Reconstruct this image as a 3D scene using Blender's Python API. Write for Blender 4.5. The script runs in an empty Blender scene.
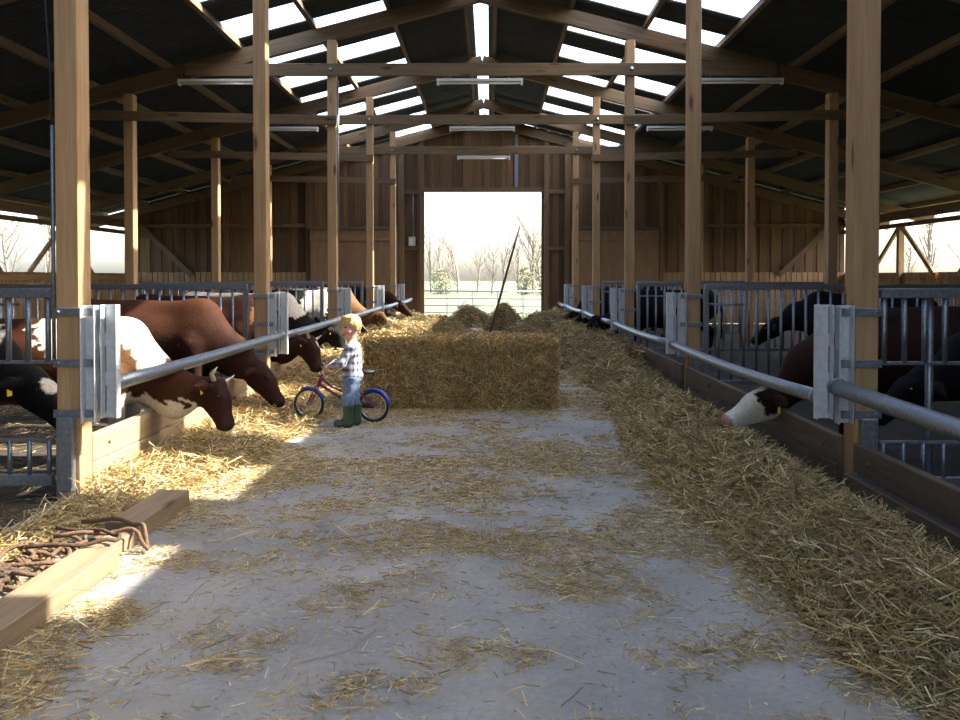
import bpy, bmesh, math, random
import numpy as np
from mathutils import Matrix, Vector

random.seed(7)
rng = np.random.default_rng(7)
PI = math.pi
SC = bpy.context.scene
COL = SC.collection

# ------------------------------------------------------------------ camera, sky, sun, exposure
cam_d = bpy.data.cameras.new('camera')
cam_d.sensor_width = 36.0
cam_d.lens = 873 / 960 * 36.0
cam_d.shift_x = -2.28 / 960
cam_d.shift_y = -65.64 / 960
cam_d.clip_end = 1000
cam = bpy.data.objects.new('camera', cam_d)
COL.objects.link(cam)
cam.location = (0.18, 0.0, 1.508)
cam.rotation_euler = (PI / 2 - 0.019, 0, 0.0085)
SC.camera = cam

SUN_EL = math.atan(0.98)
world = bpy.data.worlds.new('world')
SC.world = world
world.use_nodes = True
wn = world.node_tree
bg = wn.nodes['Background']
sky = wn.nodes.new('ShaderNodeTexSky')
sky.sky_type = 'NISHITA'
sky.sun_disc = False
sky.sun_elevation = SUN_EL
sky.sun_rotation = PI / 2
sky.air_density = 1.0
sky.dust_density = 3.5
sky.ozone_density = 1.0
wn.links.new(sky.outputs['Color'], bg.inputs['Color'])
bg.inputs['Strength'].default_value = 0.42

sun_d = bpy.data.lights.new('sun', 'SUN')
sun_d.energy = 8.5
sun_d.angle = math.radians(0.55)
sun_d.color = (1.0, 0.93, 0.80)
sun = bpy.data.objects.new('sun', sun_d)
COL.objects.link(sun)
sd = Vector((-1.0, -0.10, -0.98)).normalized()          # sunlight travels from right to left across the aisle
sun.rotation_euler = sd.to_track_quat('-Z', 'Y').to_euler()
sun.location = (40, 10, 40)

SC.view_settings.view_transform = 'Standard'
SC.view_settings.look = 'None'
SC.view_settings.gamma = 1.0
SC.view_settings.use_curve_mapping = False
SC.view_settings.exposure = 1.42

# ------------------------------------------------------------------ materials
M = {}
def nodes_mat(name):
    m = bpy.data.materials.new(name)
    m.use_nodes = True
    nt = m.node_tree
    return m, nt, nt.nodes['Principled BSDF']

def nd(nt, t, **kw):
    n = nt.nodes.new(t)
    for k, v in kw.items():
        if k.startswith('i_'):
            n.inputs[k[2:].replace('_', ' ')].default_value = v
        else:
            setattr(n, k, v)
    return n

def rgba(c):
    return (c[0], c[1], c[2], 1.0)

def ramp(nt, fac, stops):
    r = nt.nodes.new('ShaderNodeValToRGB')
    e = r.color_ramp.elements
    while len(e) < len(stops):
        e.new(0.5)
    for i, (p, c) in enumerate(stops):
        e[i].position = p
        e[i].color = rgba(c)
    nt.links.new(fac, r.inputs['Fac'])
    return r.outputs['Color']

def wood(name, c1, c2, var=0.25, rough=0.75, stretch=(0.8, 14, 14), bump=0.25, knots=True):
    m, nt, b = nodes_mat(name)
    L = nt.links.new
    tc = nd(nt, 'ShaderNodeTexCoord')
    oi = nd(nt, 'ShaderNodeObjectInfo')
    off = nd(nt, 'ShaderNodeVectorMath', operation='SCALE')
    L(oi.outputs['Random'], off.inputs['Scale'])
    off.inputs[0].default_value = (31.0, 17.0, 23.0)
    add = nd(nt, 'ShaderNodeVectorMath', operation='ADD')
    L(tc.outputs['Object'], add.inputs[0]); L(off.outputs[0], add.inputs[1])
    mp = nd(nt, 'ShaderNodeMapping')
    mp.inputs['Scale'].default_value = stretch
    L(add.outputs[0], mp.inputs['Vector'])
    n1 = nd(nt, 'ShaderNodeTexNoise', i_Scale=1.6, i_Detail=6.0, i_Roughness=0.65)
    L(mp.outputs[0], n1.inputs['Vector'])
    col = ramp(nt, n1.outputs['Fac'], [(0.3, c1), (0.7, c2)])
    if knots:
        mp2 = nd(nt, 'ShaderNodeMapping')
        mp2.inputs['Scale'].default_value = (1.3, 5, 5)
        L(add.outputs[0], mp2.inputs['Vector'])
        vo = nd(nt, 'ShaderNodeTexVoronoi', i_Scale=1.0)
        L(mp2.outputs[0], vo.inputs['Vector'])
        kr = ramp(nt, vo.outputs['Distance'], [(0.07, (0.3, 0.24, 0.2)), (0.19, (1, 1, 1))])
        mk = nd(nt, 'ShaderNodeMix', data_type='RGBA', blend_type='MULTIPLY')
        mk.inputs[0].default_value = 1.0
        L(col, mk.inputs[6]); L(kr, mk.inputs[7])
        col = mk.outputs[2]
    hv = nd(nt, 'ShaderNodeHueSaturation')
    mr = nd(nt, 'ShaderNodeMapRange')
    mr.inputs['To Min'].default_value = 1 - var
    mr.inputs['To Max'].default_value = 1 + var
    L(oi.outputs['Random'], mr.inputs['Value'])
    L(mr.outputs[0], hv.inputs['Value'])
    L(col, hv.inputs['Color'])
    L(hv.outputs[0], b.inputs['Base Color'])
    b.inputs['Roughness'].default_value = rough
    bp = nd(nt, 'ShaderNodeBump', i_Strength=bump, i_Distance=0.01)
    L(n1.outputs['Fac'], bp.inputs['Height']); L(bp.outputs[0], b.inputs['Normal'])
    M[name] = m
    return m

def plain(name, c, rough=0.6, metal=0.0, noise=0.15, scale=20.0, bump=0.0, spec=0.5):
    m, nt, b = nodes_mat(name)
    L = nt.links.new
    tc = nd(nt, 'ShaderNodeTexCoord')
    n1 = nd(nt, 'ShaderNodeTexNoise', i_Scale=scale, i_Detail=4.0)
    L(tc.outputs['Object'], n1.inputs['Vector'])
    lo = tuple(x * (1 - noise) for x in c); hi = tuple(min(1, x * (1 + noise)) for x in c)
    L(ramp(nt, n1.outputs['Fac'], [(0.3, lo), (0.7, hi)]), b.inputs['Base Color'])
    b.inputs['Roughness'].default_value = rough
    b.inputs['Metallic'].default_value = metal
    b.inputs['Specular IOR Level'].default_value = spec
    if bump:
        bp = nd(nt, 'ShaderNodeBump', i_Strength=bump, i_Distance=0.01)
        L(n1.outputs['Fac'], bp.inputs['Height']); L(bp.outputs[0], b.inputs['Normal'])
    M[name] = m
    return m

def attr_mat(name, attr, rough=0.8, noise=0.25, scale=60.0, sheen=0.0, bump=0.0, spec=0.3):
    m, nt, b = nodes_mat(name)
    L = nt.links.new
    a = nd(nt, 'ShaderNodeAttribute', attribute_name=attr)
    tc = nd(nt, 'ShaderNodeTexCoord')
    n1 = nd(nt, 'ShaderNodeTexNoise', i_Scale=scale, i_Detail=3.0)
    L(tc.outputs['Object'], n1.inputs['Vector'])
    g = ramp(nt, n1.outputs['Fac'], [(0.25, (1 - noise,) * 3), (0.75, (1, 1, 1))])
    mk = nd(nt, 'ShaderNodeMix', data_type='RGBA', blend_type='MULTIPLY')
    mk.inputs[0].default_value = 1.0
    L(a.outputs['Color'], mk.inputs[6]); L(g, mk.inputs[7])
    L(mk.outputs[2], b.inputs['Base Color'])
    b.inputs['Roughness'].default_value = rough
    b.inputs['Specular IOR Level'].default_value = spec
    if bump:
        bp = nd(nt, 'ShaderNodeBump', i_Strength=bump, i_Distance=0.01)
        L(n1.outputs['Fac'], bp.inputs['Height']); L(bp.outputs[0], b.inputs['Normal'])
    M[name] = m
    return m

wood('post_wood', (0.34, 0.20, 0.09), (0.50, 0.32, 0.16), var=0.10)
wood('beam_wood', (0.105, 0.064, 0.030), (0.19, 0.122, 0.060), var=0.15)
wood('wall_wood', (0.095, 0.050, 0.020), (0.18, 0.098, 0.040), var=0.35, knots=False)
wood('low_wood', (0.26, 0.15, 0.065), (0.40, 0.25, 0.115), var=0.2, knots=False)
wood('ply_wood', (0.20, 0.115, 0.055), (0.29, 0.175, 0.085), var=0.1, stretch=(0.8, 5, 5), knots=False)
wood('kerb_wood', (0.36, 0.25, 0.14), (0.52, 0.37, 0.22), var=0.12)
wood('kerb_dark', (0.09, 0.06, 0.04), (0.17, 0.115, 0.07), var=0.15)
wood('floor_beam', (0.20, 0.135, 0.08), (0.32, 0.225, 0.14), var=0.15)
wood('pole_wood', (0.07, 0.05, 0.035), (0.13, 0.09, 0.06), knots=False)
plain('galv', (0.27, 0.30, 0.34), rough=0.42, metal=0.75, noise=0.22, scale=35)
plain('galv_white', (0.62, 0.65, 0.68), rough=0.5, metal=0.35, noise=0.12, scale=25)
plain('sheet', (0.028, 0.036, 0.042), rough=0.75, noise=0.25, scale=3)
plain('lamp_white', (0.62, 0.62, 0.58), rough=0.5, noise=0.06)
plain('lamp_tube', (0.8, 0.8, 0.78), rough=0.2, noise=0.02)
plain('black_rubber', (0.015, 0.015, 0.016), rough=0.6)
plain('chrome', (0.6, 0.6, 0.6), rough=0.25, metal=1.0, noise=0.05)
plain('bike_red', (0.17, 0.012, 0.055), rough=0.3, noise=0.05)
plain('bike_blue', (0.03, 0.06, 0.45), rough=0.3, noise=0.05)
plain('yellow', (0.85, 0.62, 0.03), rough=0.5, noise=0.05)
plain('eye', (0.01, 0.008, 0.006), rough=0.1)
plain('horn', (0.55, 0.48, 0.36), rough=0.45)
plain('dung', (0.035, 0.027, 0.02), rough=0.85, noise=0.45, scale=5, bump=0.8)
plain('grass', (0.085, 0.095, 0.04), rough=0.9, noise=0.3, scale=0.6)
plain('bark', (0.19, 0.16, 0.12), rough=0.9, noise=0.2)
plain('leaf', (0.20, 0.19, 0.10), rough=0.8, noise=0.2)
plain('box_grey', (0.45, 0.45, 0.43), rough=0.5)
plain('rope', (0.13, 0.075, 0.042), rough=0.9, noise=0.4, scale=90, bump=0.8)
plain('rope_dark', (0.07, 0.042, 0.026), rough=0.9, noise=0.4, scale=90, bump=0.8)
plain('hair', (0.55, 0.36, 0.15), rough=0.6, noise=0.35, scale=60)
plain('boot', (0.03, 0.06, 0.03), rough=0.35, noise=0.1)
plain('denim', (0.13, 0.18, 0.30), rough=0.9, noise=0.3, scale=40, bump=0.3)
plain('cable', (0.02, 0.025, 0.04), rough=0.5)
plain('twine', (0.5, 0.35, 0.12), rough=0.8)
attr_mat('coat', 'tint', rough=0.75, noise=0.35, scale=45, bump=0.3, spec=0.12)
attr_mat('skin', 'tint', rough=0.55, noise=0.06, scale=30)
attr_mat('straw', 'tint', rough=0.6, noise=0.15, scale=30, spec=0.35)

def straw_bed(name, c1, c2, c3, sc):
    m, nt, b = nodes_mat(name)
    L = nt.links.new
    tc = nd(nt, 'ShaderNodeTexCoord')
    mp = nd(nt, 'ShaderNodeMapping'); mp.inputs['Scale'].default_value = sc
    L(tc.outputs['Object'], mp.inputs['Vector'])
    n1 = nd(nt, 'ShaderNodeTexNoise', i_Scale=14.0, i_Detail=8.0, i_Roughness=0.75, i_Distortion=1.5)
    L(mp.outputs[0], n1.inputs['Vector'])
    L(ramp(nt, n1.outputs['Fac'], [(0.3, c1), (0.5, c2), (0.72, c3)]), b.inputs['Base Color'])
    b.inputs['Roughness'].default_value = 0.85
    bp = nd(nt, 'ShaderNodeBump', i_Strength=0.9, i_Distance=0.03)
    L(n1.outputs['Fac'], bp.inputs['Height']); L(bp.outputs[0], b.inputs['Normal'])
    M[name] = m
straw_bed('straw_base', (0.10, 0.075, 0.035), (0.22, 0.165, 0.08), (0.42, 0.33, 0.18), (1, 1, 1))
straw_bed('hay_base', (0.08, 0.058, 0.027), (0.17, 0.125, 0.06), (0.32, 0.24, 0.12), (0.8, 0.8, 2.2))

def concrete():
    m, nt, b = nodes_mat('concrete')
    L = nt.links.new
    tc = nd(nt, 'ShaderNodeTexCoord')
    n1 = nd(nt, 'ShaderNodeTexNoise', i_Scale=1.1, i_Detail=8.0, i_Roughness=0.62)
    n2 = nd(nt, 'ShaderNodeTexNoise', i_Scale=38.0, i_Detail=4.0)
    n3 = nd(nt, 'ShaderNodeTexNoise', i_Scale=2.3, i_Detail=5.0, i_Roughness=0.7)
    for n in (n1, n2, n3):
        L(tc.outputs['Object'], n.inputs['Vector'])
    c = ramp(nt, n1.outputs['Fac'], [(0.30, (0.215, 0.21, 0.20)), (0.52, (0.33, 0.32, 0.305)), (0.70, (0.41, 0.395, 0.37))])
    g = ramp(nt, n2.outputs['Fac'], [(0.3, (0.82, 0.82, 0.82)), (0.7, (1.05, 1.05, 1.05))])
    mk = nd(nt, 'ShaderNodeMix', data_type='RGBA', blend_type='MULTIPLY'); mk.inputs[0].default_value = 1.0
    L(c, mk.inputs[6]); L(g, mk.inputs[7])
    mx = nd(nt, 'ShaderNodeMix', data_type='RGBA')
    f = ramp(nt, n3.outputs['Fac'], [(0.50, (0, 0, 0)), (0.70, (0.65, 0.65, 0.65))])
    L(f, mx.inputs[0]); L(mk.outputs[2], mx.inputs[6]); mx.inputs[7].default_value = (0.36, 0.32, 0.24, 1)
    L(mx.outputs[2], b.inputs['Base Color'])
    rr = nd(nt, 'ShaderNodeMapRange'); rr.inputs['To Min'].default_value = 0.42; rr.inputs['To Max'].default_value = 0.75
    L(n1.outputs['Fac'], rr.inputs['Value']); L(rr.outputs[0], b.inputs['Roughness'])
    bp = nd(nt, 'ShaderNodeBump', i_Strength=0.15, i_Distance=0.01)
    L(n2.outputs['Fac'], bp.inputs['Height']); L(bp.outputs[0], b.inputs['Normal'])
    M['concrete'] = m
concrete()

def skylight():                                        # clear corrugated plastic: lets sun and sky through, scatters a little
    m = bpy.data.materials.new('skylight'); m.use_nodes = True
    nt = m.node_tree; nt.nodes.clear(); L = nt.links.new
    out = nd(nt, 'ShaderNodeOutputMaterial')
    t = nd(nt, 'ShaderNodeBsdfTransparent'); t.inputs['Color'].default_value = (0.93, 0.95, 0.95, 1)
    d = nd(nt, 'ShaderNodeBsdfTranslucent'); d.inputs['Color'].default_value = (0.9, 0.9, 0.88, 1)
    mx = nd(nt, 'ShaderNodeMixShader'); mx.inputs[0].default_value = 0.05
    L(t.outputs[0], mx.inputs[1]); L(d.outputs[0], mx.inputs[2]); L(mx.outputs[0], out.inputs['Surface'])
    M['skylight'] = m
skylight()

def plaid():
    m, nt, b = nodes_mat('plaid')
    L = nt.links.new
    tc = nd(nt, 'ShaderNodeTexCoord')
    sp = nd(nt, 'ShaderNodeSeparateXYZ'); L(tc.outputs['Object'], sp.inputs[0])
    def stripes(sock, k, ph):
        mu = nd(nt, 'ShaderNodeMath', operation='MULTIPLY_ADD'); mu.inputs[1].default_value = k; mu.inputs[2].default_value = ph
        L(sock, mu.inputs[0])
        fr = nd(nt, 'ShaderNodeMath', operation='FRACT'); L(mu.outputs[0], fr.inputs[0])
        return fr.outputs[0]
    sx = nd(nt, 'ShaderNodeMath', operation='ADD'); L(sp.outputs['X'], sx.inputs[0]); L(sp.outputs['Y'], sx.inputs[1])
    a = ramp(nt, stripes(sx.outputs[0], 15, 5), [(0.0, (0.05, 0.06, 0.12)), (0.42, (0.05, 0.06, 0.12)), (0.5, (0.48, 0.48, 0.54)), (0.93, (0.48, 0.48, 0.54)), (1.0, (0.25, 0.07, 0.1))])
    c = ramp(nt, stripes(sp.outputs['Z'], 14, 5), [(0.0, (0.06, 0.075, 0.15)), (0.38, (0.06, 0.075, 0.15)), (0.46, (0.5, 0.5, 0.56)), (0.92, (0.5, 0.5, 0.56)), (1.0, (0.28, 0.08, 0.11))])
    mk = nd(nt, 'ShaderNodeMix', data_type='RGBA', blend_type='MIX'); mk.inputs[0].default_value = 0.5
    L(a, mk.inputs[6]); L(c, mk.inputs[7]); L(mk.outputs[2], b.inputs['Base Color'])
    b.inputs['Roughness'].default_value = 0.9
    M['plaid'] = m
plaid()

# ------------------------------------------------------------------ object helpers
WM = {}                                                 # world matrices of things, for parenting
def T(x, y, z): return Matrix.Translation((x, y, z))
def Rz(a): return Matrix.Rotation(a, 4, 'Z')

def tag(o, label=None, cat=None, group=None, kind=None):
    if label: o['label'] = label
    if cat: o['category'] = cat
    if group: o['group'] = group
    if kind: o['kind'] = kind
    return o

def put(o, parent=None, mat4=None):
    COL.objects.link(o)
    mat4 = mat4 or Matrix.Identity(4)
    WM[o] = mat4.copy()
    if parent is not None:
        o.parent = parent
        o.matrix_basis = WM[parent].inverted() @ mat4
    else:
        o.matrix_basis = mat4
    return o

def thing(name, loc, label=None, cat=None, group=None, kind=None, rz=0.0):
    o = bpy.data.objects.new(name, None)
    o.empty_display_size = 0.2
    put(o, None, T(*loc) @ Rz(rz))
    return tag(o, label, cat, group, kind)

def obj(name, mesh, mat, parent=None, mat4=None, **kw):
    o = bpy.data.objects.new(name, mesh)
    if mat is not None and len(mesh.materials) == 0:
        mesh.materials.append(M[mat])
    elif mat is not None and mesh.materials[0] is not M[mat]:
        o.data = mesh = mesh.copy(); mesh.materials.clear(); mesh.materials.append(M[mat])
    put(o, parent, mat4)
    return tag(o, **kw)

def mesh_np(name, V, F, smooth=False, tint=None):
    V = np.asarray(V, dtype=np.float32); F = np.asarray(F, dtype=np.int32)
    me = bpy.data.meshes.new(name)
    n = F.shape[1]
    me.vertices.add(len(V)); me.vertices.foreach_set('co', V.ravel())
    me.loops.add(F.size); me.loops.foreach_set('vertex_index', F.ravel())
    me.polygons.add(len(F)); me.polygons.foreach_set('loop_start', np.arange(len(F), dtype=np.int32) * n)
    me.polygons.foreach_set('loop_total', np.full(len(F), n, dtype=np.int32))
    me.polygons.foreach_set('use_smooth', np.full(len(F), smooth))
    me.update(calc_edges=True)
    if tint is not None:
        a = me.color_attributes.new('tint', 'FLOAT_COLOR', 'POINT')
        c = np.ones((len(V), 4), dtype=np.float32); c[:, :3] = tint
        a.data.foreach_set('color', c.ravel())
    return me

BOX = {}
def box_mesh(l, w, h, ch=0.006):
    """box centred on its origin, length along X, with small chamfers"""
    key = (round(l, 3), round(w, 3), round(h, 3), ch)
    if key in BOX: return BOX[key]
    bm = bmesh.new()
    bmesh.ops.create_cube(bm, size=1.0)
    bmesh.ops.scale(bm, vec=(l, w, h), verts=bm.verts)
    if ch: bmesh.ops.bevel(bm, geom=bm.edges[:], offset=ch, segments=1, affect='EDGES')
    me = bpy.data.meshes.new('box'); bm.to_mesh(me); bm.free()
    BOX[key] = me
    return me

def frame_mat(p0, p1, up=(0, 0, 1)):
    p0, p1 = Vector(p0), Vector(p1)
    x = (p1 - p0).normalized()
    u = Vector(up)
    if abs(x.dot(u)) > 0.98: u = Vector((0, 1, 0))
    y = u.cross(x).normalized(); z = x.cross(y)
    m = Matrix((x, y, z)).transposed().to_4x4()
    m.translation = (p0 + p1) / 2
    return m

def timber(name, p0, p1, w, h, mat, parent=None, ch=0.006, up=(0, 0, 1), **kw):
    l = (Vector(p1) - Vector(p0)).length
    return obj(name, box_mesh(l, w, h, ch), mat, parent, frame_mat(p0, p1, up), **kw)

def bar_box(name, lo, hi, mat, parent=None, ch=0.004, **kw):
    """axis-aligned box; its longest side becomes the local X axis so that wood grain follows it"""
    lo, hi = Vector(lo), Vector(hi); c = (lo + hi) / 2; s = hi - lo
    k = max(range(3), key=lambda i: s[i])
    if k == 0: return obj(name, box_mesh(s.x, s.y, s.z, ch), mat, parent, Matrix.Translation(c), **kw)
    if k == 1: return obj(name, box_mesh(s.y, s.x, s.z, ch), mat, parent, Matrix.Translation(c) @ Rz(PI / 2), **kw)
    return obj(name, box_mesh(s.z, s.y, s.x, ch), mat, parent, Matrix.Translation(c) @ Matrix.Rotation(-PI / 2, 4, 'Y'), **kw)

def tube_np(pts, r, n=8, cap=True):
    P = np.asarray(pts, float); k = len(P)
    R = np.full(k, r, float) if np.isscalar(r) else np.asarray(r, float)
    tan = np.gradient(P, axis=0); tan /= np.linalg.norm(tan, axis=1)[:, None] + 1e-12
    u = np.array([0, 0, 1.0]) if abs(tan[0, 2]) < 0.9 else np.array([1.0, 0, 0])
    V = []
    for i in range(k):
        u = u - tan[i] * u.dot(tan[i]); u /= np.linalg.norm(u) + 1e-12
        w = np.cross(tan[i], u)
        a = np.arange(n) * 2 * PI / n
        V.append(P[i] + R[i] * (np.cos(a)[:, None] * u + np.sin(a)[:, None] * w))
    V = np.concatenate(V)
    F = []
    for i in range(k - 1):
        for j in range(n):
            F.append((i * n + j, i * n + (j + 1) % n, (i + 1) * n + (j + 1) % n, (i + 1) * n + j))
    if cap:
        c0, c1 = len(V), len(V) + 1
        V = np.vstack([V, P[0], P[-1]])
        for j in range(n):
            F.append((c0, (j + 1) % n, j, c0)); F.append((c1, (k - 1) * n + j, (k - 1) * n + (j + 1) % n, c1))
    return V, F

def mesh_mixed(name, V, F, smooth=True):
    me = bpy.data.meshes.new(name)
    me.from_pydata([tuple(v) for v in V], [], [tuple(dict.fromkeys(f)) for f in F])
    if smooth:
        me.polygons.foreach_set('use_smooth', [True] * len(me.polygons))
    me.update()
    return me

def tube(name, pts, r, mat, parent=None, n=8, **kw):
    P = np.asarray(pts, float); c = P.mean(axis=0)
    V, F = tube_np(P - c, r, n)
    return obj(name, mesh_mixed(name, V, F), mat, parent, T(*c), **kw)

CYL = {}
def bar_z(name, x, y, z0, z1, r, mat, parent, n=8):
    key = (round(z1 - z0, 3), r, n)
    if key not in CYL:
        h = (z1 - z0) / 2
        V, F = tube_np([(0, 0, -h), (0, 0, h)], r, n)
        CYL[key] = mesh_mixed('bar', V, F)
    return obj(name, CYL[key], mat, parent, T(x, y, (z0 + z1) / 2))

def join_np(parts):
    V, F, o = [], [], 0
    for v, f in parts:
        V.append(np.asarray(v)); F += [tuple(i + o for i in q) for q in f]; o += len(v)
    return np.concatenate(V), F

# ------------------------------------------------------------------ implicit bodies (smooth unions turned into one continuous mesh)
def sd_cap(P, a, b, ra, rb, sy=1.0):
    a, b = np.array(a, float), np.array(b, float)
    Q = P.copy(); A = a.copy(); B = b.copy()
    if sy != 1.0:
        Q[..., 1] = (Q[..., 1] - a[1]) / sy + a[1]; B[1] = (b[1] - a[1]) / sy + a[1]
    d = B - A
    t = np.clip(((Q - A) @ d) / (d @ d + 1e-12), 0, 1)
    return (np.linalg.norm(Q - A - t[..., None] * d, axis=-1) - (ra + (rb - ra) * t)) * min(1.0, sy)

def sd_ell(P, c, r):
    r = np.array(r, float); q = (P - np.array(c, float))
    k0 = np.linalg.norm(q / r, axis=-1); k1 = np.linalg.norm(q / (r * r), axis=-1) + 1e-9
    return k0 * (k0 - 1.0) / k1

def smin(a, b, k):
    h = np.clip(0.5 + 0.5 * (b - a) / k, 0, 1)
    return b + (a - b) * h - k * h * (1 - h)

def surface(prims, h, pad=0.06):
    """prims: list of ('c',a,b,ra,rb,sy,k) or ('e',c,r,k); returns vertices and quads"""
    lo = np.full(3, 9e9); hi = -lo
    for p in prims:
        if p[0] == 'c':
            for q, r in ((p[1], p[3]), (p[2], p[4])):
                lo = np.minimum(lo, np.array(q) - r); hi = np.maximum(hi, np.array(q) + r)
        else:
            lo = np.minimum(lo, np.array(p[1]) - np.array(p[2])); hi = np.maximum(hi, np.array(p[1]) + np.array(p[2]))
    lo -= pad; hi += pad
    dims = np.ceil((hi - lo) / h).astype(int) + 1
    ax = [lo[i] + np.arange(dims[i]) * h for i in range(3)]
    P = np.stack(np.meshgrid(*ax, indexing='ij'), -1)
    D = np.full(P.shape[:3], 9.0)
    for p in prims:
        if p[0] == 'c':
            c0 = np.minimum(p[1], p[2]) - max(p[3], p[4]) - 0.12; c1 = np.maximum(p[1], p[2]) + max(p[3], p[4]) + 0.12
        else:
            c0 = np.array(p[1]) - np.array(p[2]) - 0.12; c1 = np.array(p[1]) + np.array(p[2]) + 0.12
        i0 = np.clip(((c0 - lo) / h).astype(int), 0, dims - 1); i1 = np.clip(((c1 - lo) / h).astype(int) + 2, 1, dims)
        s = tuple(slice(i0[i], i1[i]) for i in range(3))
        d = sd_cap(P[s], p[1], p[2], p[3], p[4], p[5]) if p[0] == 'c' else sd_ell(P[s], p[1], p[2])
        D[s] = smin(D[s], d, p[-1])
    sgn = D < 0
    cd = dims - 1
    acc = np.zeros(tuple(cd) + (3,)); cnt = np.zeros(tuple(cd))
    idx = np.stack(np.meshgrid(*[np.arange(c) for c in cd], indexing='ij'), -1)
    def corner(A, o): return A[o[0]:o[0] + cd[0], o[1]:o[1] + cd[1], o[2]:o[2] + cd[2]]
    for a in range(3):
        for u in (0, 1):
            for v in (0, 1):
                o = [0, 0, 0]; o[(a + 1) % 3] = u; o[(a + 2) % 3] = v
                e = list(o); e[a] = 1
                d0, d1 = corner(D, o), corner(D, e)
                m = (d0 < 0) != (d1 < 0)
                t = np.where(m, d0 / np.where(m, d0 - d1, 1.0), 0)
                pos = idx + np.array(o); pos = pos.astype(float); pos[..., a] += t
                acc += pos * m[..., None]; cnt += m
    act = cnt > 0
    ids = np.full(tuple(cd), -1); ids[act] = np.arange(act.sum())
    V = acc[act] / cnt[act][:, None] * h + lo
    F = []
    for a in range(3):
        b, c = (a + 1) % 3, (a + 2) % 3
        s0 = [slice(None)] * 3; s1 = [slice(None)] * 3
        s0[a] = slice(0, -1); s1[a] = slice(1, None)
        ch = sgn[tuple(s0)] != sgn[tuple(s1)]
        ins = sgn[tuple(s0)]
        I = np.argwhere(ch)
        I = I[(I[:, b] > 0) & (I[:, c] > 0) & (I[:, b] < cd[b]) & (I[:, c] < cd[c])]
        def cell(db, dc):
            J = I.copy(); J[:, b] += db; J[:, c] += dc
            return ids[J[:, 0], J[:, 1], J[:, 2]]
        q = np.stack([cell(-1, -1), cell(0, -1), cell(0, 0), cell(-1, 0)], 1)
        fl = ~ins[I[:, 0], I[:, 1], I[:, 2]]
        q[fl] = q[fl][:, ::-1]
        F.append(q)
    return V, np.concatenate(F)

def wob(P, s=1.0, seed=0.0):
    x, y, z = P[..., 0] * s, P[..., 1] * s, P[..., 2] * s
    return (np.sin(x * 7.1 + 1.3 * np.sin(z * 5.3 + seed) + seed) + np.sin(y * 8.3 + z * 3.1 + 2 * seed) + np.sin(z * 9.7 + x * 4.4 + 3 * seed)
            + 0.5 * np.sin(x * 23 + y * 17 + seed) + 0.5 * np.sin(z * 29 - x * 13 + seed)) / 4.0

# value noise on the floor plane
_tab = rng.random((256, 256))
def vnoise(x, y, s, seed=0):
    x = np.asarray(x) / s + seed * 13.7 + 1000; y = np.asarray(y) / s + seed * 7.3 + 1000
    i, j = np.floor(x).astype(int), np.floor(y).astype(int); fx, fy = x - i, y - j
    fx = fx * fx * (3 - 2 * fx); fy = fy * fy * (3 - 2 * fy)
    t = lambda a, b: _tab[a % 256, b % 256]
    return (t(i, j) * (1 - fx) + t(i + 1, j) * fx) * (1 - fy) + (t(i, j + 1) * (1 - fx) + t(i + 1, j + 1) * fx) * fy

def fbm(x, y, s, seed=0):
    return 0.55 * vnoise(x, y, s, seed) + 0.3 * vnoise(x, y, s / 2.3, seed + 1) + 0.15 * vnoise(x, y, s / 5.1, seed + 2)

def strands(P, D, L, W, sag=0.25, colors=None):
    """ribbons of straw: N centres, directions, lengths, widths -> one mesh"""
    N = len(P)
    D = D / (np.linalg.norm(D, axis=1)[:, None] + 1e-9)
    R = rng.normal(size=(N, 3)); S = np.cross(D, R); S /= np.linalg.norm(S, axis=1)[:, None] + 1e-9
    B = np.cross(D, S) * (rng.normal(size=(N, 1)) * sag)
    pts = [P - D * L[:, None] / 2, P + B * L[:, None] * 0.3, P + D * L[:, None] / 2]
    V = np.zeros((N, 6, 3))
    for i, p in enumerate(pts):
        V[:, 2 * i] = p - S * W[:, None] / 2; V[:, 2 * i + 1] = p + S * W[:, None] / 2
    V[..., 2] = np.maximum(V[..., 2], 0.002)
    b = (np.arange(N) * 6)[:, None]
    F = np.concatenate([b + np.array([[0, 1, 3, 2]]), b + np.array([[2, 3, 5, 4]])])
    tint = np.repeat(colors, 6, axis=0)
    return V.reshape(-1, 3), F, tint

def straw_cols(N, dark=0.0):
    pal = np.array([(0.64, 0.48, 0.23), (0.52, 0.36, 0.145), (0.78, 0.65, 0.38), (0.34, 0.235, 0.095), (0.56, 0.38, 0.14), (0.42, 0.31, 0.145)])
    c = pal[rng.integers(0, len(pal), N)] * (0.6 + 0.7 * rng.random((N, 1)))
    return np.clip(c * (1 - dark), 0, 0.85)

# ================================================================== SETTING
FR = [5.93 + 5 * i for i in range(5)]                   # bays of five metres, camera side first
XP, PW, PD = 2.70, 0.162, 0.18
YW, XW = 29.0, 11.9
RS = 0.261                                              # roof slope
def rz_raf(x): return 6.54 - RS * abs(x)                # underside of rafters
def rz_roof(x): return 6.99 - RS * abs(x)               # middle of the sheets
Y0 = -4.2                                               # open end behind the camera

def quad_slab(name, x0, x1, y0, y1, z0, z1, mat, **kw):
    return obj(name, box_mesh(x1 - x0, y1 - y0, z1 - z0, 0), mat, None, T((x0 + x1) / 2, (y0 + y1) / 2, (z0 + z1) / 2), **kw)

quad_slab('floor', -2.72, 2.72, Y0 - 3, 31.0, -0.12, 0.0, 'concrete', kind='structure')
for s, nm in ((-1, 'floor_left'), (1, 'floor_right')):
    a, b = sorted((s * 2.722, s * (XW + 0.1)))
    quad_slab(nm, a, b, Y0, YW, -0.12, -0.02, 'dung', kind='structure')
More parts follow.
